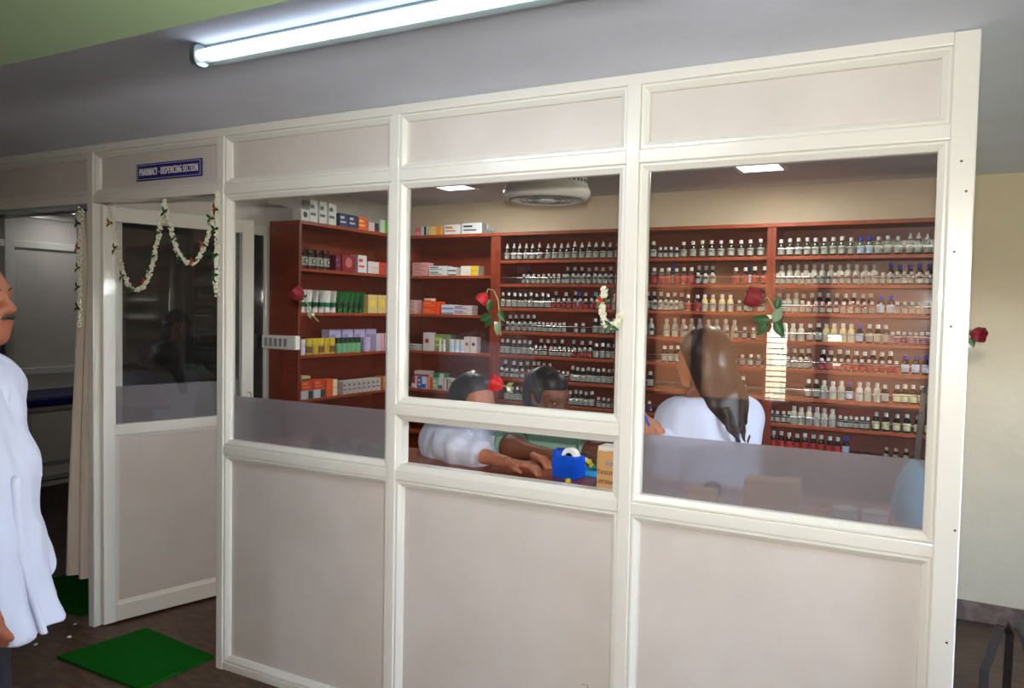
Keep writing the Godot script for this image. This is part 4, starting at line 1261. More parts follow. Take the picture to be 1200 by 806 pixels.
func garland(label: String, paths: Array, density := 48.0) -> void:
	var o := thing("flower_garland", label, "garland", paths[0][0])
	var b0: Vector3 = paths[0][0]
	var fl := Geo.new()
	for k in 5:
		var a := TAU * k / 5
		fl.ball(Vector3(cos(a) * 0.0036, 0.001, sin(a) * 0.0036), Vector3(0.0032, 0.0018, 0.0024), 6, 4, Basis(Vector3.UP, -a) * Basis(Vector3.BACK, 0.3))
	fl.ball(Vector3(0, 0.0, 0), Vector3(0.0025, 0.004, 0.0025), 6, 4)
	var fm := fl.mesh()
	var xs: Array[Transform3D] = []
	var lf := leaf_mesh(0.03, 0.012)
	var rp := petal_mesh(0.014, 0.012, 0.004)
	for path in paths:
		var rel := []
		for p in path:
			rel.append(p - b0)
		part(o, "string", G().tube(rel, 0.001, 5), "stem")
		var gap := 0.0
		for i in rel.size() - 1:
			var n := maxi(1, int((rel[i + 1] - rel[i]).length() * density * 10))
			for k in n:
				var p: Vector3 = rel[i].lerp(rel[i + 1], float(k) / n)
				var rr := Vector3(rng.randfn(), rng.randfn(), rng.randfn()).normalized()
				xs.append(Transform3D(Basis(Quaternion(Vector3.UP, rr if absf(rr.y) < 0.99 else Vector3.RIGHT)).scaled(Vector3.ONE * rng.randf_range(0.75, 1.25)), p + rr * rng.randf_range(0.002, 0.013)))
			gap += (rel[i + 1] - rel[i]).length()
			if gap > 0.085:
				gap = rng.randf_range(-0.02, 0.02)
				var e: Vector3 = rel[i]
				if rng.randf() < 0.3:
					for q in 3:
						part(o, "red_petal", rp, "blossom_red", e + Vector3(0, 0, 0.013), Basis(Vector3.BACK, q * 2.1 + 0.4) * Basis(Vector3.RIGHT, 0.5))
				for q in 3:
					part(o, "leaf", lf, "leaf", e + Vector3(0, 0, 0.010), Basis(Vector3.BACK, q * 2.1 + rng.randf()) * Basis(Vector3.RIGHT, 0.4))
	var mm := MultiMesh.new()
	mm.transform_format = MultiMesh.TRANSFORM_3D
	mm.mesh = fm
	mm.instance_count = xs.size()
	for i in xs.size():
		mm.set_instance_transform(i, xs[i])
	var mi := MultiMeshInstance3D.new()
	mi.name = "white_blossoms"
	mi.multimesh = mm
	mi.material_override = mats["blossom"]
	mi.set_meta("kind", "stuff")
	o.add_child(mi, true)

func swag(a: Vector3, b: Vector3, drop: float, n := 22) -> Array:
	var r := []
	for i in n + 1:
		var t := float(i) / n
		r.append(a.lerp(b, t) + Vector3(0, -drop * (1.0 - pow(absf(2 * t - 1), 2.2)), 0))
	return r

func line(a: Vector3, b: Vector3, n := 16) -> Array:
	var r := []
	for i in n + 1:
		r.append(a.lerp(b, float(i) / n) + Vector3(sin(i * 1.3) * 0.002, 0, 0))
	return r

func dressing() -> void:
	# sign
	var s := thing("door_sign", "blue sign reading PHARMACY - DISPENCING SECTION above the open door", "sign", Vector3(-3.131, 2.233, -0.024))
	part(s, "plate", G().box(Vector3.ZERO, Vector3(0.445, 0.079, 0.008), 0.0015), "sign_blue")
	part(s, "border_line", G().mitre(-0.214, 0.214, -0.033, 0.033, [[0, 0.0041], [0.0, 0.0048], [0.0016, 0.0048], [0.0016, 0.0041]]), "paper")
	var tm := text_mesh("PHARMACY - DISPENCING SECTION", 0.040, 0.001, "Droid Sans", 700)
	var w := tm.get_aabb().size.x
	part(s, "lettering", tm, "paper", Vector3(0, 0, 0.0045), Basis().scaled(Vector3(0.398 / w, 1.12, 1)))
	# garlands
	var z := 0.022
	garland("white jasmine garland draped in two loops over the door opening", [swag(Vector3(-3.49, 2.075, z), Vector3(-3.10, 2.085, z), 0.40), swag(Vector3(-3.10, 2.085, z), Vector3(-2.755, 2.10, z), 0.29), line(Vector3(-2.758, 2.10, z), Vector3(-2.765, 1.66, z), 20)])
	garland("white jasmine strand hanging straight down beside the curtain", [line(Vector3(-3.70, 2.075, z + 0.01), Vector3(-3.71, 1.50, z + 0.01), 24)], 46.0)
	garland("short white jasmine strand hooked on the glass of the slot window", [[Vector3(-0.972, 1.70, 0.0), Vector3(-0.974, 1.66, 0.004), Vector3(-0.972, 1.61, 0.006), Vector3(-0.958, 1.578, 0.006), Vector3(-0.937, 1.575, 0.004), Vector3(-0.915, 1.59, 0.004), Vector3(-0.905, 1.62, 0.006)]], 110.0)
	# roses taped to the glass
	var zg := -0.022
	rose("dark red rose with five leaves taped to the window beside the corner post", Vector3(-0.468, 1.665, zg + 0.012), Vector3(-0.8, 0.25, 0.3), [Vector3(-0.452, 1.675, zg + 0.012), Vector3(-0.440, 1.655, zg + 0.008), Vector3(-0.428, 1.63, zg + 0.006), Vector3(-0.436, 1.595, zg + 0.006)],
		[[Vector3(-0.425, 1.638, zg + 0.008), Vector3(0.15, 1, 0.2), 0.042, false], [Vector3(-0.432, 1.600, zg + 0.008), Vector3(0.45, 1, 0.1), 0.052, true], [Vector3(-0.428, 1.605, zg + 0.008), Vector3(0.5, -1, 0.2), 0.055, false], [Vector3(-0.440, 1.605, zg + 0.008), Vector3(-1, 0.1, 0.2), 0.055, false], [Vector3(-0.448, 1.600, zg + 0.008), Vector3(-0.75, -0.9, 0.2), 0.052, false]], 0.052)
	rose("red rose with drooping stem and round leaves taped to the slot window", Vector3(-1.425, 1.675, zg + 0.012), Vector3(-0.6, -0.8, 0.25), [Vector3(-1.418, 1.695, zg + 0.012), Vector3(-1.395, 1.69, zg + 0.01), Vector3(-1.378, 1.655, zg + 0.008), Vector3(-1.372, 1.60, zg + 0.006), Vector3(-1.366, 1.53, zg + 0.006)],
		[[Vector3(-1.405, 1.66, zg + 0.008), Vector3(-0.2, -1, 0.2), 0.05, false], [Vector3(-1.402, 1.60, zg + 0.008), Vector3(-1, -0.3, 0.2), 0.055, false], [Vector3(-1.40, 1.59, zg + 0.008), Vector3(-0.9, -0.9, 0.2), 0.045, false], [Vector3(-1.372, 1.62, zg + 0.008), Vector3(0.6, -1, 0.2), 0.045, false], [Vector3(-1.372, 1.58, zg + 0.008), Vector3(-0.1, -1, 0.2), 0.05, true]], 0.038, "rose_bright")
	rose("bright red rose on the glass just above the sliding rail", Vector3(-1.352, 1.352, zg + 0.014), Vector3(-0.75, 0.3, 0.55), [Vector3(-1.338, 1.352, zg + 0.012), Vector3(-1.325, 1.365, zg + 0.008), Vector3(-1.315, 1.34, zg + 0.006)],
		[[Vector3(-1.335, 1.352, zg + 0.008), Vector3(0.9, 0.5, 0.2), 0.028, true], [Vector3(-1.335, 1.345, zg + 0.008), Vector3(0.9, -0.5, 0.2), 0.028, true]], 0.05, "rose_bright")
	rose("dark red rose with bare bent stem taped to the window beside the open door", Vector3(-2.300, 1.655, zg + 0.012), Vector3(-0.5, 0.55, 0.3), [Vector3(-2.288, 1.652, zg + 0.012), Vector3(-2.268, 1.625, zg + 0.01), Vector3(-2.255, 1.595, zg + 0.008), Vector3(-2.215, 1.56, zg + 0.006)],
		[[Vector3(-2.288, 1.655, zg + 0.008), Vector3(0.5, 0.5, 0.2), 0.02, false], [Vector3(-2.26, 1.60, zg + 0.008), Vector3(0.2, -1, 0.2), 0.03, true]], 0.05)
	rose("dark red rose sticking out past the corner post", Vector3(0.082, 1.582, -0.06), Vector3(0.8, -0.15, 0.5), [Vector3(0.078, 1.59, -0.08), Vector3(0.076, 1.575, -0.13), Vector3(0.075, 1.53, -0.16)],
		[[Vector3(0.08, 1.57, -0.12), Vector3(0.3, -0.9, 0.2), 0.03, false]], 0.035)
	# curtain gathered at the right of the left doorway
	var c := thing("curtain", "pale beige curtain gathered at the side of the left doorway", "curtain", Vector3(-3.80, 0.18, -0.10))
	var rows := []
	for i in 25:
		var t := i / 24.0
		var r := []
		for j in 25:
			var u := j / 24.0
			var left := lerpf(-0.215, -0.085, clampf(t * 1.15, 0, 1)) if t < 0.86 else lerpf(-0.085, -0.135, (t - 0.86) / 0.14)
			var x := lerpf(left, 0.095, u)
			r.append(Vector3(x, t * 1.90, sin(u * 19.0 + sin(t * 3.0)) * lerpf(0.028, 0.016, t) + sin(u * 43.0) * 0.004))
		rows.append(r)
	part(c, "cloth", G().sheet(rows, 0.001), "curtain")
	part(c, "rod", G().tube([Vector3(-0.83, 1.905, 0.0), Vector3(0.095, 1.905, 0.0)], 0.008, 10), "chrome")
	for i in 5:
		part(c, "ring", G().lathe([Vector2(0.009, -0.003), Vector2(0.014, -0.003), Vector2(0.014, 0.003), Vector2(0.009, 0.003)], 12, Vector3(-0.11 + i * 0.045, 1.905, 0), Basis(Vector3.BACK, PI / 2)), "chrome")
	# door mats
	var m := thing("door_mat", "flat green mat on the floor outside the open door", "mat", Vector3(-3.155, 0, 0.11))
	part(m, "pile", G().prism([Vector2(-0.315, -0.19), Vector2(-0.255, 0.225), Vector2(0.285, 0.175), Vector2(0.275, -0.2)], 0.0, 0.010, Vector3.ZERO, Basis(Vector3.RIGHT, -PI / 2)), "mat_green")
	m = thing("door_mat", "green mat in the left doorway under the curtain", "mat", Vector3(-4.13, 0, -0.20))
	part(m, "pile", G().prism([Vector2(-0.36, -0.2), Vector2(-0.36, 0.22), Vector2(0.30, 0.22), Vector2(0.30, -0.15)], 0.0, 0.010, Vector3.ZERO, Basis(Vector3.RIGHT, -PI / 2)), "mat_green")
	# fallen petals by the door
	var pm := petal_mesh(0.02, 0.014, 0.004)
	var spots := [[-3.64, 0.14, 0, "white petal on the floor nearest the door leaf"], [-3.76, 0.03, 0, "white petal on the floor against the door post"], [-3.79, 0.20, 1, "red petal on the floor by the door"], [-3.69, 0.27, 0, "white petal on the floor beside the green mat"], [-3.86, 0.26, 0, "white petal on the floor nearest the old man"]]
	for q in spots:
		var o := thing("fallen_petal", q[3], "petal", Vector3(q[0], 0.003, q[1]), q[0] * 9.0)
		part(o, "blade", pm, "blossom_red" if q[2] else "blossom", Vector3.ZERO, Basis(Vector3.RIGHT, -PI / 2 + 0.05))
		part(o, "blade", pm, "blossom_red" if q[2] else "blossom", Vector3(0.006, 0.001, 0.004), Basis(Vector3.UP, 1.1) * Basis(Vector3.RIGHT, -PI / 2 + 0.1))
	# examination couch
	var b := thing("examination_couch", "examination couch with navy blue top in the left room", "couch", Vector3(-6.45, 0, -1.35))
	part(b, "mattress", G().box(Vector3(0, 0.83, 0), Vector3(0.62, 0.075, 1.9), 0.02), "vinyl_blue")
	part(b, "bed_frame", G().box(Vector3(0, 0.775, 0), Vector3(0.6, 0.035, 1.86), 0.004), "grey_plastic")
	for p in [[-0.27, -0.88], [0.27, -0.88], [-0.27, 0.88], [0.27, 0.88]]:
		part(b, "leg", G().bar(Vector3(p[0], 0, p[1]), Vector3(p[0], 0.76, p[1]), Vector3.RIGHT, 0.035, 0.035, 0.008), "steel_dark")
	for x in [-0.27, 0.27]:
		part(b, "stretcher", G().bar(Vector3(x, 0.22, -0.86), Vector3(x, 0.22, 0.86), Vector3.RIGHT, 0.03, 0.03, 0.006), "grey_plastic")
	# dark chair behind the corner post
	b = thing("steel_chair", "dark steel frame chair on the floor past the corner post", "chair", Vector3(0.42, 0, -1.15))
	for sx in [[-0.22, 0.0], [0.2, -0.03]]:
		var fr := G()
		var pts := [Vector3(sx[0], 0.0, 0.17), Vector3(sx[0], 0.31, 0.17), Vector3(sx[0] + 0.045, 0.475, 0.15), Vector3(sx[0] + 0.06, 0.48, 0.10), Vector3(sx[0] + 0.10, 0.36, -0.14), Vector3(sx[0] + 0.10, 0.0, -0.2)]
		for i in pts.size() - 1:
			var a: Vector3 = pts[i]
			var e: Vector3 = pts[i + 1]
			fr.bar(a, e, Vector3.RIGHT.cross((e - a).normalized()).cross((e - a).normalized()).normalized(), 0.032, 0.014, 0.004)
		part(b, "side_frame", fr, "steel_dark")
	part(b, "seat", G().box(Vector3(0.06, 0.36, 0.02), Vector3(0.34, 0.025, 0.32), 0.006, Basis(Vector3.BACK, -0.35)), "black")
	part(b, "backrest", G().box(Vector3(0.24, 0.52, 0.0), Vector3(0.025, 0.28, 0.32), 0.006, Basis(Vector3.BACK, -0.25)), "black")

# ------------------------------------------------------------------ people
func head_blobs(t: Transform3D, s := 1.0) -> Array:
	# local: origin between the eyes' height at the head's centre, z forward, x left
	var raw := [
		[0, .035, -.022, 0, .03, .02, .078, .068], [-.018, .03, -.03, .018, .03, -.03, .074, .074], [0, -.01, .02, 0, -.045, .032, .062, .05],
		[-.04, -.045, .012, 0, -.088, .066, .026, .021], [.04, -.045, .012, 0, -.088, .066, .026, .021], [-.014, -.092, .068, .014, -.092, .068, .018, .018],
		[-.04, -.028, .06, -.02, -.04, .07, .022, .022], [.04, -.028, .06, .02, -.04, .07, .022, .022],
		[-.036, .018, .074, .036, .018, .074, .015, .015], [0, .012, .086, 0, -.026, .108, .008, .011], [-.010, -.03, .096, .010, -.03, .096, .009, .009],
		[-.02, -.056, .085, .02, -.056, .085, .0085, .0085], [-.017, -.068, .083, .017, -.068, .083, .0085, .0085],
		[-.077, .012, -.012, -.081, -.022, -.004, .012, .008], [.077, .012, -.012, .081, -.022, -.004, .012, .008],
		[0, -.07, -.03, 0, -.16, -.045, .052, .054]]
	var out := []
	for r in raw:
		out.append([t * (Vector3(r[0], r[1], r[2]) * s), t * (Vector3(r[3], r[4], r[5]) * s), r[6] * s, r[7] * s])
	return out

func face_parts(o: Node, t: Transform3D, s := 1.0) -> void:
	for sx in [-1.0, 1.0]:
		var e := part(o, "eye", G().ball(t * (Vector3(0.031 * sx, -0.001, 0.0785) * s), Vector3(0.0115, 0.0075, 0.009) * s, 10, 6, t.basis), "eye_white")
		part(e, "iris", G().ball(t * (Vector3(0.031 * sx, -0.001, 0.0855) * s), Vector3(0.005, 0.0052, 0.003) * s, 8, 5, t.basis), "black")
		part(o, "eyebrow", G().tube([t * (Vector3(0.014 * sx, 0.018, 0.0935) * s), t * (Vector3(0.032 * sx, 0.024, 0.0895) * s), t * (Vector3(0.048 * sx, 0.018, 0.0775) * s)], [0.0032 * s, 0.0036 * s, 0.002 * s], 6), "hair")
	part(o, "lips", G().tube([t * (Vector3(-0.02, -0.062, 0.0885) * s), t * (Vector3(-0.007, -0.0605, 0.094) * s), t * (Vector3(0.007, -0.0605, 0.094) * s), t * (Vector3(0.02, -0.062, 0.0885) * s)], [0.003 * s, 0.0048 * s, 0.0048 * s, 0.003 * s], 6), "lip")

# hand at wrist w pointing along d, palm facing pn; curl 0..1
func hand_blobs(w: Vector3, d: Vector3, pn: Vector3, curl: float, left: bool, s := 1.0) -> Array:
	d = d.normalized()
	pn = (pn - d * pn.dot(d)).normalized()
	var side := d.cross(pn) * (1.0 if left else -1.0) # towards the thumb
	var out := []
	for k in 4:
		var off := (1.5 - k) * 0.019 * s
		out.append([w + d * 0.012 * s + side * off * 0.7, w + d * 0.085 * s + side * off, 0.014 * s, 0.0115 * s])
		var ln: float = [0.070, 0.079, 0.073, 0.057][k] * s
		var p := w + d * 0.087 * s + side * off
		var ang := 0.0
		var rd := 0.0088 * s
		for q in 3:
			ang += curl * [0.5, 0.8, 0.55][q]
			var dir: Vector3 = d * cos(ang) + pn * sin(ang) + side * (1.5 - k) * 0.05
			var e: Vector3 = p + dir.normalized() * ln * [0.46, 0.30, 0.24][q]
			out.append([p, e, rd, rd * 0.92])
			rd *= 0.92
			p = e
	var tp := w + d * 0.025 * s + side * 0.028 * s
	var te := tp + (d * 0.7 + side * 0.62 + pn * 0.35).normalized() * 0.042 * s
	out.append([w + d * 0.01 * s + side * 0.012 * s, te, 0.016 * s, 0.011 * s])
	out.append([te, te + (d * 0.9 + side * 0.15 + pn * 0.4).normalized() * 0.032 * s, 0.0098 * s, 0.0082 * s])
	return out

func lim(a: Vector3, b: Vector3, ra: float, rb: float) -> Array:
	return [a, b, ra, rb]

func grown(list: Array, by: float) -> Array:
	var o := []
	for b in list:
		o.append([b[0], b[1], b[2] + by, b[3] + by])
	return o

# torso bars in the figure's frame f (origin at the floor point, z forward): hip height, shoulder height, half shoulder width
func torso(f: Transform3D, hip: float, sh: float, w: float, lean := 0.0, k := 1.0) -> Array:
	var P := func(x: float, t: float, z: float) -> Vector3: return f * Vector3(x, lerpf(hip, sh, t), z + lean * t)
	return [lim(P.call(-0.085 * k, 0.0, 0), P.call(0.085 * k, 0.0, 0), 0.10 * k, 0.10 * k), lim(P.call(-0.07 * k, 0.3, 0.01), P.call(0.07 * k, 0.3, 0.01), 0.097 * k, 0.097 * k),
		lim(P.call(-0.08 * k, 0.62, 0.015), P.call(0.08 * k, 0.62, 0.015), 0.10 * k, 0.10 * k), lim(P.call(-w * 0.62, 0.86, 0.005), P.call(w * 0.62, 0.86, 0.005), 0.085 * k, 0.085 * k),
		lim(P.call(-w, 0.975, -0.005), P.call(-0.03, 1.06, -0.01), 0.052 * k, 0.05 * k), lim(P.call(w, 0.975, -0.005), P.call(0.03, 1.06, -0.01), 0.052 * k, 0.05 * k),
		lim(P.call(0, 0.0, 0), P.call(0, 0.9, 0.0), 0.09 * k, 0.085 * k)]

func figure(label: String, f: Transform3D, skin: String, blobs: Array, fine: Array, clips := []) -> Node3D:
	# body mesh in world coordinates under a node at the figure's base
	var o := thing("person", label, "person", f.origin)
	var g := G()
	g.net(blobs, 0.013, 38, clips)
	for h in fine:
		g.net(h[0], h[1], h[2])
	g.moved(Transform3D(Basis(), -f.origin))
	part(o, "body", g, skin)
	return o

func wear(o: Node3D, called: String, blobs: Array, m: String, cell := 0.011, k := 40.0, clips := [], wob := 0.008) -> MeshInstance3D:
	var g := G().net(blobs, cell, k, clips, wob, wobble)
	return part(o, called, g.moved(Transform3D(Basis(), -o.position)), m)

func facing(at: Vector3, d: Vector3) -> Transform3D:
	var z := Vector3(d.x, 0, d.z).normalized()
	return Transform3D(Basis(Vector3.UP.cross(z), Vector3.UP, z), at)

func head_at(f: Transform3D, at: Vector3, yaw: float, pitch: float, roll := 0.0) -> Transform3D:
	return Transform3D(f.basis * Basis(Vector3.UP, yaw) * Basis(Vector3.RIGHT, pitch) * Basis(Vector3.BACK, roll), at)

func stool_under(label: String, f: Transform3D) -> void:
	var c := thing("stool", label, "stool", f.origin, atan2(f.basis.z.x, f.basis.z.z))
	part(c, "seat", G().lathe([Vector2(0, 0.375), Vector2(0.16, 0.375), Vector2(0.17, 0.385), Vector2(0.17, 0.402), Vector2(0.16, 0.41), Vector2(0, 0.41)], 24), "black")
	for k in 4:
		var a := TAU * (k + 0.5) / 4
		part(c, "leg", G().tube([Vector3(sin(a) * 0.13, 0.375, cos(a) * 0.13), Vector3(sin(a) * 0.17, 0.0, cos(a) * 0.17)], 0.011, 8), "steel_dark")
	var ring := []
	for q in 17:
		ring.append(Vector3(sin(TAU * q / 16) * 0.155, 0.14, cos(TAU * q / 16) * 0.155))
	part(c, "foot_ring", G().tube(ring, 0.007, 6), "steel_dark")

func legs_seated(f: Transform3D, hip: float, reach := 0.40) -> Array:
	var out := []
	for sx in [-1.0, 1.0]:
		out.append(lim(f * Vector3(0.09 * sx, hip, 0.02), f * Vector3(0.10 * sx, hip - 0.01, reach), 0.08, 0.058))
		out.append(lim(f * Vector3(0.10 * sx, hip - 0.01, reach), f * Vector3(0.10 * sx, 0.08, reach - 0.02), 0.055, 0.036))
		out.append(lim(f * Vector3(0.10 * sx, 0.035, reach - 0.04), f * Vector3(0.11 * sx, 0.03, reach + 0.10), 0.034, 0.028))
	return out

func woman_seated() -> void:
	var f := facing(Vector3(-1.85, 0, -0.59), Vector3(0.9, 0, 0.42))
	var W := func(x, y, z): return Vector3(x, y, z)
	var tb := torso(f, 0.52, 1.075, 0.145, 0.03, 0.97)
	var hp := f * Vector3(0, 1.215, 0.06)
	var ht := head_at(f, hp, -0.05, 0.22)
	var rs := f * Vector3(-0.16, 1.045, 0.02)
	var ls := f * Vector3(0.16, 1.045, 0.02)
	var re: Vector3 = W.call(-1.69, 1.04, -0.31)
	var rw: Vector3 = W.call(-1.455, 1.03, -0.245)
	var le := f * Vector3(0.2, 0.86, 0.26)
	var lw := f * Vector3(0.06, 1.03, 0.42)
	var arms := [lim(rs, re, 0.048, 0.040), lim(re, rw, 0.036, 0.025), lim(ls, le, 0.046, 0.036), lim(le, lw, 0.036, 0.025)]
	var neck := [lim(f * Vector3(0, 1.02, 0.01), hp + Vector3(0, -0.08, 0), 0.05, 0.05)]
	var hr := hand_blobs(rw, Vector3(1, -0.02, -0.12), Vector3(-0.1, -1, 0.15), 0.5, false, 0.95)
	var hl := hand_blobs(lw, Vector3(0.9, -0.1, 0.5), Vector3(0, -1, 0), 0.4, true, 0.92)
	var o := figure("seated woman in white coat and spectacles leaning on the counter", f, "skin_a", tb + neck + arms + legs_seated(facing(f.origin, Vector3(-0.15, 0, 1)), 0.5, 0.36), [[head_blobs(ht, 0.97), 0.0045, 120.0], [hr, 0.0038, 190.0], [hl, 0.0045, 190.0]])
	face_parts(o, Transform3D(ht.basis, ht.origin - o.position), 0.97)
	# white coat
	var lf := facing(f.origin, Vector3(-0.15, 0, 1))
	wear(o, "coat", grown(tb, 0.018) + [lim(rs, rs.lerp(re, 0.5), 0.078, 0.074), lim(rs.lerp(re, 0.5), re, 0.074, 0.060), lim(re, re.lerp(rw, 0.55), 0.058, 0.052), lim(f * Vector3(-0.1, 0.95, 0.05), f * Vector3(-0.11, 0.7, 0.04), 0.085, 0.09), lim(ls, le, 0.064, 0.058), lim(le, le.lerp(lw, 0.6), 0.054, 0.05), lim(lf * Vector3(-0.1, 0.5, 0.1), lf * Vector3(-0.11, 0.48, 0.30), 0.09, 0.085), lim(lf * Vector3(0.1, 0.5, 0.1), lf * Vector3(0.11, 0.48, 0.30), 0.09, 0.085)], "coat_white", 0.0095, 34.0, [[Vector3.UP, Vector3(0, 1.135, 0)], [(rw - re).normalized(), re.lerp(rw, 0.45)]], 0.012)
	wear(o, "kurta_front", [lim(f * Vector3(0, 1.075, 0.065), f * Vector3(0, 0.82, 0.14), 0.04, 0.024)], "kurta", 0.007, 60.0, [], 0.0)
	for sx in [-1.0, 1.0]:
		wear(o, "lapel", [lim(f * Vector3(0.058 * sx, 1.13, 0.0), f * Vector3(0.066 * sx, 1.05, 0.095), 0.02, 0.022), lim(f * Vector3(0.066 * sx, 1.05, 0.095), f * Vector3(0.026 * sx, 0.84, 0.15), 0.022, 0.011)], "coat_white", 0.006, 70.0, [], 0.0)
	# hair drawn back into a bun of length behind the neck
	var H := func(x, y, z): return ht * (Vector3(x, y, z) * 0.97)
	wear(o, "hair", [lim(H.call(0, .045, -.035), H.call(0, .055, .0), .083, .070), lim(H.call(-.03, .02, -.045), H.call(.03, .02, -.045), .076, .076), lim(H.call(0, -.03, -.07), H.call(0, -.10, -.10), .055, .045), lim(H.call(0, -.10, -.10), H.call(0.02, -.26, -.13), .042, .03), lim(H.call(-.06, .03, .0), H.call(-.066, -.02, -.03), .022, .022), lim(H.call(.06, .03, .0), H.call(.066, -.02, -.03), .022, .022)], "hair", 0.006, 90.0, [], 0.002)
	part(o, "hair_clip", G().ball(H.call(-0.02, .135, -.02) - o.position, Vector3(0.012, 0.008, 0.012), 8, 5), "white_plastic")
	# spectacles
	var sp := part(o, "spectacles", G().tube([H.call(-.079, .008, .0) - o.position, H.call(-.062, .006, .09) - o.position, H.call(0, .006, .106) - o.position, H.call(.062, .006, .09) - o.position, H.call(.079, .008, .0) - o.position], 0.0018, 6), "black")
	for sx in [-1.0, 1.0]:
		var ring := []
		for q in 17:
			var a := TAU * q / 16
			ring.append(H.call(.031 * sx + cos(a) * .022, -.002 + sin(a) * .016, .103) - o.position)
		part(sp, "rim", G().tube(ring, 0.0014, 5), "black")
	stool_under("black stool under the seated woman in white coat", facing(Vector3(-1.85, 0, -0.59), Vector3(0.9, 0, 0.42)))

func man_green() -> void:
	var f := facing(Vector3(-1.55, 0, -0.88), Vector3(0.15, 0, 1))
	var tb := torso(f, 0.52, 1.085, 0.18, 0.10, 1.06)
	var hp := f * Vector3(0.0, 1.235, 0.115)
	var ht := head_at(f, hp, 1.05, 0.22)
	var rs := f * Vector3(-0.205, 1.05, 0.10)
	var ls := f * Vector3(0.205, 1.05, 0.10)
	var re := Vector3(-1.585, 1.03, -0.53)
	var rw := Vector3(-1.345, 1.035, -0.44)
	var le := Vector3(-1.20, 1.05, -0.53)
	var lw := Vector3(-1.04, 1.125, -0.42)
	var arms := [lim(rs, re, 0.052, 0.044), lim(re, rw, 0.04, 0.028), lim(ls, le, 0.05, 0.044), lim(le, lw, 0.04, 0.028)]
	var neck := [lim(f * Vector3(0, 1.06, 0.09), hp + Vector3(0, -0.07, 0), 0.056, 0.055)]
	var hr := hand_blobs(rw, Vector3(0.9, -0.18, 0.25), Vector3(0, -1, 0.1), 0.35, false, 1.0)
	var hl := hand_blobs(lw, Vector3(0.5, -0.25, 0.85), Vector3(-0.2, -1, 0.1), 0.7, true, 1.0)
	var o := figure("seated man in sage green shirt bent over the counter", f, "skin_b", tb + neck + arms + legs_seated(f, 0.5, 0.38), [[head_blobs(ht, 1.0), 0.0045, 120.0], [hr, 0.0042, 190.0], [hl, 0.0042, 190.0]])
	face_parts(o, Transform3D(ht.basis, ht.origin - o.position))
	var wclip := [[Vector3.UP, Vector3(0, 1.165, 0)]]
	wear(o, "shirt", grown(tb, 0.014) + [lim(rs, rs, 0.078, 0.078), lim(ls, ls, 0.076, 0.076)], "shirt_green", 0.011, 40.0, wclip)
	for a in [[rs, re], [ls, le]]:
		wear(o, "sleeve", [lim(a[0], a[0].lerp(a[1], 0.9), 0.072, 0.074)], "shirt_green", 0.009, 45.0, [[(a[1] - a[0]).normalized(), a[0].lerp(a[1], 0.8)]], 0.012)
	for sx in [-1.0, 1.0]:
		wear(o, "collar", [lim(f * Vector3(0.02 * sx, 1.155, 0.045), f * Vector3(0.068 * sx, 1.13, 0.10), 0.016, 0.018), lim(f * Vector3(0.068 * sx, 1.13, 0.10), f * Vector3(0.03 * sx, 1.075, 0.185), 0.018, 0.012)], "shirt_green", 0.006, 70.0, [], 0.0)
	part(o, "placket", G().tube([f * Vector3(0, 1.03, 0.208) - o.position, f * Vector3(0, 0.85, 0.208) - o.position], 0.006, 6), "shirt_green")
	wear(o, "trousers", grown(legs_seated(f, 0.5, 0.38), 0.012), "trousers", 0.016, 40.0, [[Vector3.DOWN, Vector3(0, 0.07, 0)]], 0.0)
	var H := func(x, y, z): return ht * Vector3(x, y, z)
	wear(o, "hair", [lim(H.call(0, .05, -.03), H.call(0, .06, .018), .083, .066), lim(H.call(-.022, .03, -.045), H.call(.022, .03, -.045), .077, .077), lim(H.call(-.03, -.03, -.06), H.call(.03, -.03, -.06), .05, .05), lim(H.call(-.066, .03, .005), H.call(-.07, -.005, .012), .018, .012), lim(H.call(.066, .03, .005), H.call(.07, -.005, .012), .018, .012)], "hair", 0.006, 90.0, [], 0.002)
	stool_under("black stool under the man in green shirt", facing(Vector3(-1.55, 0, -0.88), Vector3(0.15, 0, 1)))

func legs_standing(f: Transform3D, hip: float) -> Array:
	var out := []
	for sx in [-1.0, 1.0]:
		out.append(lim(f * Vector3(0.085 * sx, hip - 0.02, 0), f * Vector3(0.09 * sx, hip * 0.53, 0.015), 0.085, 0.058))
		out.append(lim(f * Vector3(0.09 * sx, hip * 0.53, 0.015), f * Vector3(0.09 * sx, 0.09, -0.02), 0.056, 0.038))
		out.append(lim(f * Vector3(0.09 * sx, 0.04, -0.03), f * Vector3(0.10 * sx, 0.033, 0.14), 0.038, 0.032))
	return out

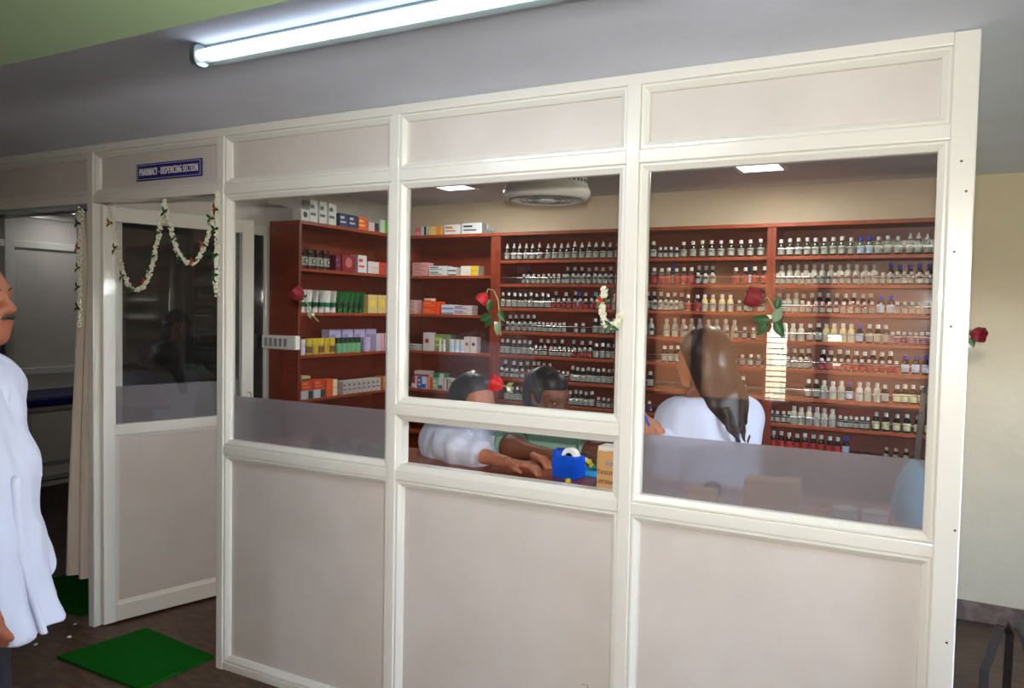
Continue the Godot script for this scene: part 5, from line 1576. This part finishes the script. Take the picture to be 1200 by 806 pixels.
func woman_standing() -> void:
	var f := facing(Vector3(-0.765, 0, -0.74), Vector3(-0.77, 0, -0.60))
	var tb := torso(f, 0.86, 1.225, 0.145, 0.05, 1.0)
	var hp := f * Vector3(0.015, 1.435, 0.095)
	var ht := head_at(f, hp, 0.45, 0.12)
	var ls := f * Vector3(0.165, 1.185, 0.055)
	var rs := f * Vector3(-0.165, 1.195, 0.04)
	var le := f * Vector3(0.235, 1.0, 0.03)
	var lw := Vector3(-0.935, 1.165, -0.50)
	var re := f * Vector3(-0.20, 0.97, 0.08)
	var rw := f * Vector3(-0.12, 1.03, 0.30)
	var arms := [lim(ls, le, 0.047, 0.038), lim(le, lw, 0.035, 0.025), lim(rs, re, 0.047, 0.038), lim(re, rw, 0.035, 0.025)]
	var neck := [lim(f * Vector3(0, 1.24, 0.03), hp + Vector3(0, -0.08, 0), 0.048, 0.048)]
	var hl := hand_blobs(lw, Vector3(-0.6, 0.3, 0.1), Vector3(0.1, -0.3, -1), 0.75, true, 0.92)
	var hr := hand_blobs(rw, Vector3(-0.9, -0.2, 0.2), Vector3(0, -1, 0), 0.4, false, 0.92)
	var o := figure("standing long-haired woman in white coat seen from behind holding a blue pen", f, "skin_a", tb + neck + arms + legs_standing(f, 0.86), [[head_blobs(ht, 0.97), 0.0045, 120.0], [hl, 0.0038, 190.0], [hr, 0.0045, 190.0]])
	face_parts(o, Transform3D(ht.basis, ht.origin - o.position), 0.97)
	wear(o, "coat", grown(tb, 0.016) + [lim(ls, ls.lerp(le, 0.3), 0.074, 0.07), lim(rs, rs.lerp(re, 0.3), 0.072, 0.068), lim(f * Vector3(-0.09, 0.85, 0), f * Vector3(0.09, 0.85, 0), 0.125, 0.125), lim(f * Vector3(-0.09, 0.6, 0), f * Vector3(0.09, 0.6, 0), 0.14, 0.14), lim(f * Vector3(0, 0.85, 0), f * Vector3(0, 0.5, 0), 0.13, 0.14)], "coat_white", 0.011, 40.0, [[Vector3.DOWN, Vector3(0, 0.55, 0)], [Vector3(0, 1, 0), Vector3(0, 1.29, 0)]])
	wear(o, "sleeve", [lim(ls, le, 0.068, 0.062), lim(le, le.lerp(lw, 0.75), 0.058, 0.05)], "coat_white", 0.009, 45.0, [], 0.012)
	wear(o, "sleeve", [lim(rs, re, 0.066, 0.058), lim(re, re.lerp(rw, 0.7), 0.054, 0.048)], "coat_white", 0.011, 45.0, [], 0.012)
	wear(o, "collar", [lim(f * Vector3(-0.06, 1.275, 0.02), f * Vector3(0.06, 1.275, 0.02), 0.022, 0.022), lim(f * Vector3(0.06, 1.275, 0.02), f * Vector3(0.055, 1.245, 0.095), 0.022, 0.016)], "coat_white", 0.007, 70.0, [], 0.0)
	wear(o, "trousers", grown(legs_standing(f, 0.86), 0.012), "trousers", 0.018, 40.0, [[Vector3.DOWN, Vector3(0, 0.07, 0)], [Vector3.UP, Vector3(0, 0.75, 0)]], 0.0)
	var H := func(x, y, z): return ht * (Vector3(x, y, z) * 0.97)
	var hb := [lim(H.call(0, .05, -.03), H.call(0, .055, .014), .087, .072), lim(H.call(-.03, .02, -.045), H.call(.03, .02, -.045), .080, .080), lim(H.call(-.03, -.02, -.06), H.call(-.03, -.16, -.105), .062, .058), lim(H.call(.03, -.02, -.06), H.call(.03, -.16, -.105), .062, .058), lim(H.call(-.03, -.16, -.105), H.call(-.035, -.27, -.125), .056, .044), lim(H.call(.03, -.16, -.105), H.call(.035, -.27, -.125), .056, .044), lim(H.call(.065, .03, .01), H.call(.07, -.10, -.03), .026, .026), lim(H.call(-.065, .03, .01), H.call(-.07, -.10, -.03), .026, .026), lim(H.call(.07, -.06, -.05), H.call(.085, -.19, -.085), .045, .040), lim(H.call(-.07, -.06, -.05), H.call(-.08, -.20, -.10), .045, .040), lim(H.call(.085, -.19, -.085), H.call(.08, -.26, -.10), .038, .022), lim(H.call(-.08, -.20, -.10), H.call(-.07, -.30, -.13), .040, .025)]
	var hr2 := wear(o, "hair", hb, "hair_brown", 0.0065, 80.0, [], 0.004)
	for k in 9:
		var x := (k - 4) * 0.027
		var pts := []
		for q in 10:
			var t := q / 9.0
			pts.append(H.call(x + sin(t * 9.0 + k * 1.9) * 0.014 * t, -.20 - t * (0.15 + 0.03 * sin(k * 2.3)), -.135 - 0.035 * t + cos(t * 9.0 + k) * 0.010 * t) - o.position)
		part(hr2, "curl", G().tube(pts, [0.013, 0.014, 0.014, 0.013, 0.012, 0.011, 0.010, 0.008, 0.006, 0.003], 7), "hair_brown")
	var p := thing("pen", "blue pen held by the long-haired woman", "pen", lw + Vector3(-0.05, 0.05, 0.012))
	part(p, "barrel", G().tube([Vector3(0.03, -0.045, 0), Vector3(-0.02, 0.05, 0.015)], 0.0052, 8), "blue_plastic")
	part(p, "clip", G().tube([Vector3(-0.01, 0.045, 0.021), Vector3(0.005, 0.015, 0.016)], 0.0018, 6), "blue_plastic")

func old_man() -> void:
	var f := facing(Vector3(-2.225, 0, 1.357), Vector3(0.88, 0, -0.475))
	var tb := torso(f, 0.90, 1.40, 0.185, -0.02, 1.1)
	var hp := f * Vector3(0.0, 1.622, 0.064)
	var ht := head_at(f, hp, 0.0, -0.05)
	var rs := f * Vector3(-0.21, 1.36, -0.02)
	var ls := f * Vector3(0.21, 1.36, -0.02)
	var re := f * Vector3(-0.27, 1.10, 0.0)
	var rw := f * Vector3(-0.22, 0.965, 0.235)
	var le := f * Vector3(0.265, 1.07, -0.02)
	var lw := f * Vector3(0.235, 0.86, 0.09)
	var arms := [lim(rs, re, 0.052, 0.044), lim(re, rw, 0.04, 0.029), lim(ls, le, 0.052, 0.044), lim(le, lw, 0.04, 0.029)]
	var neck := [lim(f * Vector3(0, 1.36, -0.02), hp + Vector3(0, -0.08, 0), 0.058, 0.056)]
	var dn: Vector3 = f.basis * Vector3(0.05, -1, 0.18)
	var hr := hand_blobs(rw, dn, f.basis * Vector3(1, 0, 0.1), 0.4, false, 1.02)
	var hl := hand_blobs(lw, dn, f.basis * Vector3(-1, 0, 0.1), 0.4, true, 1.02)
	var o := figure("older man with moustache in long white coat at the left edge", f, "skin_c", tb + neck + arms + legs_standing(f, 0.9), [[head_blobs(ht, 1.03), 0.004, 130.0], [hr, 0.004, 190.0], [hl, 0.005, 190.0]])
	face_parts(o, Transform3D(ht.basis, ht.origin - o.position), 1.03)
	var H := func(x, y, z): return ht * (Vector3(x, y, z) * 1.03)
	wear(o, "hair", [lim(H.call(0, .055, -.045), H.call(0, .07, -.02), .074, .058), lim(H.call(-.03, .03, -.055), H.call(.03, .03, -.055), .070, .070), lim(H.call(-.03, -.03, -.06), H.call(.03, -.03, -.06), .045, .045), lim(H.call(-.068, .03, -.01), H.call(-.072, -.02, -.005), .014, .010), lim(H.call(.068, .03, -.01), H.call(.072, -.02, -.005), .014, .010)], "hair_grey", 0.006, 90.0, [], 0.002)
	part(o, "moustache", G().tube([H.call(-.028, -.054, .091) - o.position, H.call(-.012, -.046, .1035) - o.position, H.call(.012, -.046, .1035) - o.position, H.call(.028, -.054, .091) - o.position], [.003, .0075, .0075, .003], 8), "hair")
	# coat: open down the front, hem at mid thigh
	var cb := grown(tb, 0.02) + [lim(f * Vector3(-0.09, 1.15, 0.05), f * Vector3(0.09, 1.15, 0.05), 0.115, 0.115), lim(f * Vector3(-0.10, 0.95, 0.03), f * Vector3(0.10, 0.95, 0.03), 0.14, 0.14), lim(f * Vector3(-0.11, 0.75, 0.03), f * Vector3(0.11, 0.75, 0.03), 0.155, 0.155), lim(f * Vector3(0, 1.0, 0.04), f * Vector3(0, 0.7, 0.05), 0.14, 0.16), lim(f * Vector3(0.06, 0.98, 0.15), f * Vector3(0.08, 0.70, 0.25), 0.03, 0.03), lim(f * Vector3(-0.06, 0.98, 0.15), f * Vector3(-0.06, 0.70, 0.235), 0.03, 0.03)]
	wear(o, "coat", cb + [lim(rs, rs, 0.08, 0.08), lim(ls, ls, 0.08, 0.08)], "coat_white", 0.011, 34.0, [[Vector3.DOWN, Vector3(0, 0.765, 0)], [f.basis * Vector3(0, 0.9, 0.42), f * Vector3(0, 1.45, 0.06)]], 0.012)
	wear(o, "sleeve", [lim(rs, re, 0.074, 0.070), lim(re, re.lerp(rw, 1.1), 0.068, 0.062)], "coat_white", 0.009, 45.0, [[(rw - re).normalized(), re.lerp(rw, 0.97)]], 0.02)
	wear(o, "sleeve", [lim(ls, le, 0.072, 0.066), lim(le, lw, 0.062, 0.056)], "coat_white", 0.012, 45.0, [], 0.012)
	for sx in [-1.0, 1.0]:
		wear(o, "lapel", [lim(f * Vector3(0.06 * sx, 1.46, -0.01), f * Vector3(0.085 * sx, 1.385, 0.085), 0.02, 0.02), lim(f * Vector3(0.085 * sx, 1.385, 0.085), f * Vector3(0.045 * sx, 1.12, 0.16), 0.022, 0.012)], "coat_white", 0.007, 70.0, [], 0.0)
	wear(o, "shirt", [lim(f * Vector3(0, 1.43, 0.045), f * Vector3(0, 1.16, 0.125), 0.05, 0.03)], "lilac", 0.008, 60.0, [], 0.0)
	for sx in [-1.0, 1.0]:
		wear(o, "shirt_collar", [lim(f * Vector3(0.03 * sx, 1.492, -0.03), f * Vector3(0.058 * sx, 1.478, 0.03), 0.014, 0.016), lim(f * Vector3(0.058 * sx, 1.478, 0.03), f * Vector3(0.028 * sx, 1.43, 0.092), 0.016, 0.010)], "lilac", 0.006, 80.0, [], 0.0)
	part(o, "pocket", G().box(Vector3.ZERO, Vector3(0.14, 0.16, 0.012), 0.004), "coat_white", f * Vector3(-0.165, 0.90, 0.172) - o.position, f.basis * Basis(Vector3.UP, -0.8) * Basis(Vector3.RIGHT, -0.10))
	wear(o, "placket", [lim(f * Vector3(0.0, 1.16, 0.185), f * Vector3(-0.01, 0.98, 0.20), 0.014, 0.014), lim(f * Vector3(-0.01, 0.98, 0.20), f * Vector3(-0.01, 0.74, 0.270), 0.010, 0.010)], "coat_white", 0.005, 80.0, [[Vector3.DOWN, Vector3(0, 0.768, 0)]], 0.0)
	wear(o, "trousers", grown(legs_standing(f, 0.9), 0.02), "trousers", 0.016, 40.0, [[Vector3.DOWN, Vector3(0, 0.06, 0)], [Vector3.UP, Vector3(0, 0.86, 0)]], 0.0)

# ------------------------------------------------------------------
func _ready() -> void:
	rng.seed = 7
	wobble.seed = 4
	wobble.frequency = 9.0
	wobble.fractal_octaves = 2
	camera_and_light()
	make_materials()
	room()
	partition()
	lamps()
	shelving()
	tubes_and_jars()
	counter()
	old_man()
	woman_standing()
	woman_seated()
	man_green()
	dressing()
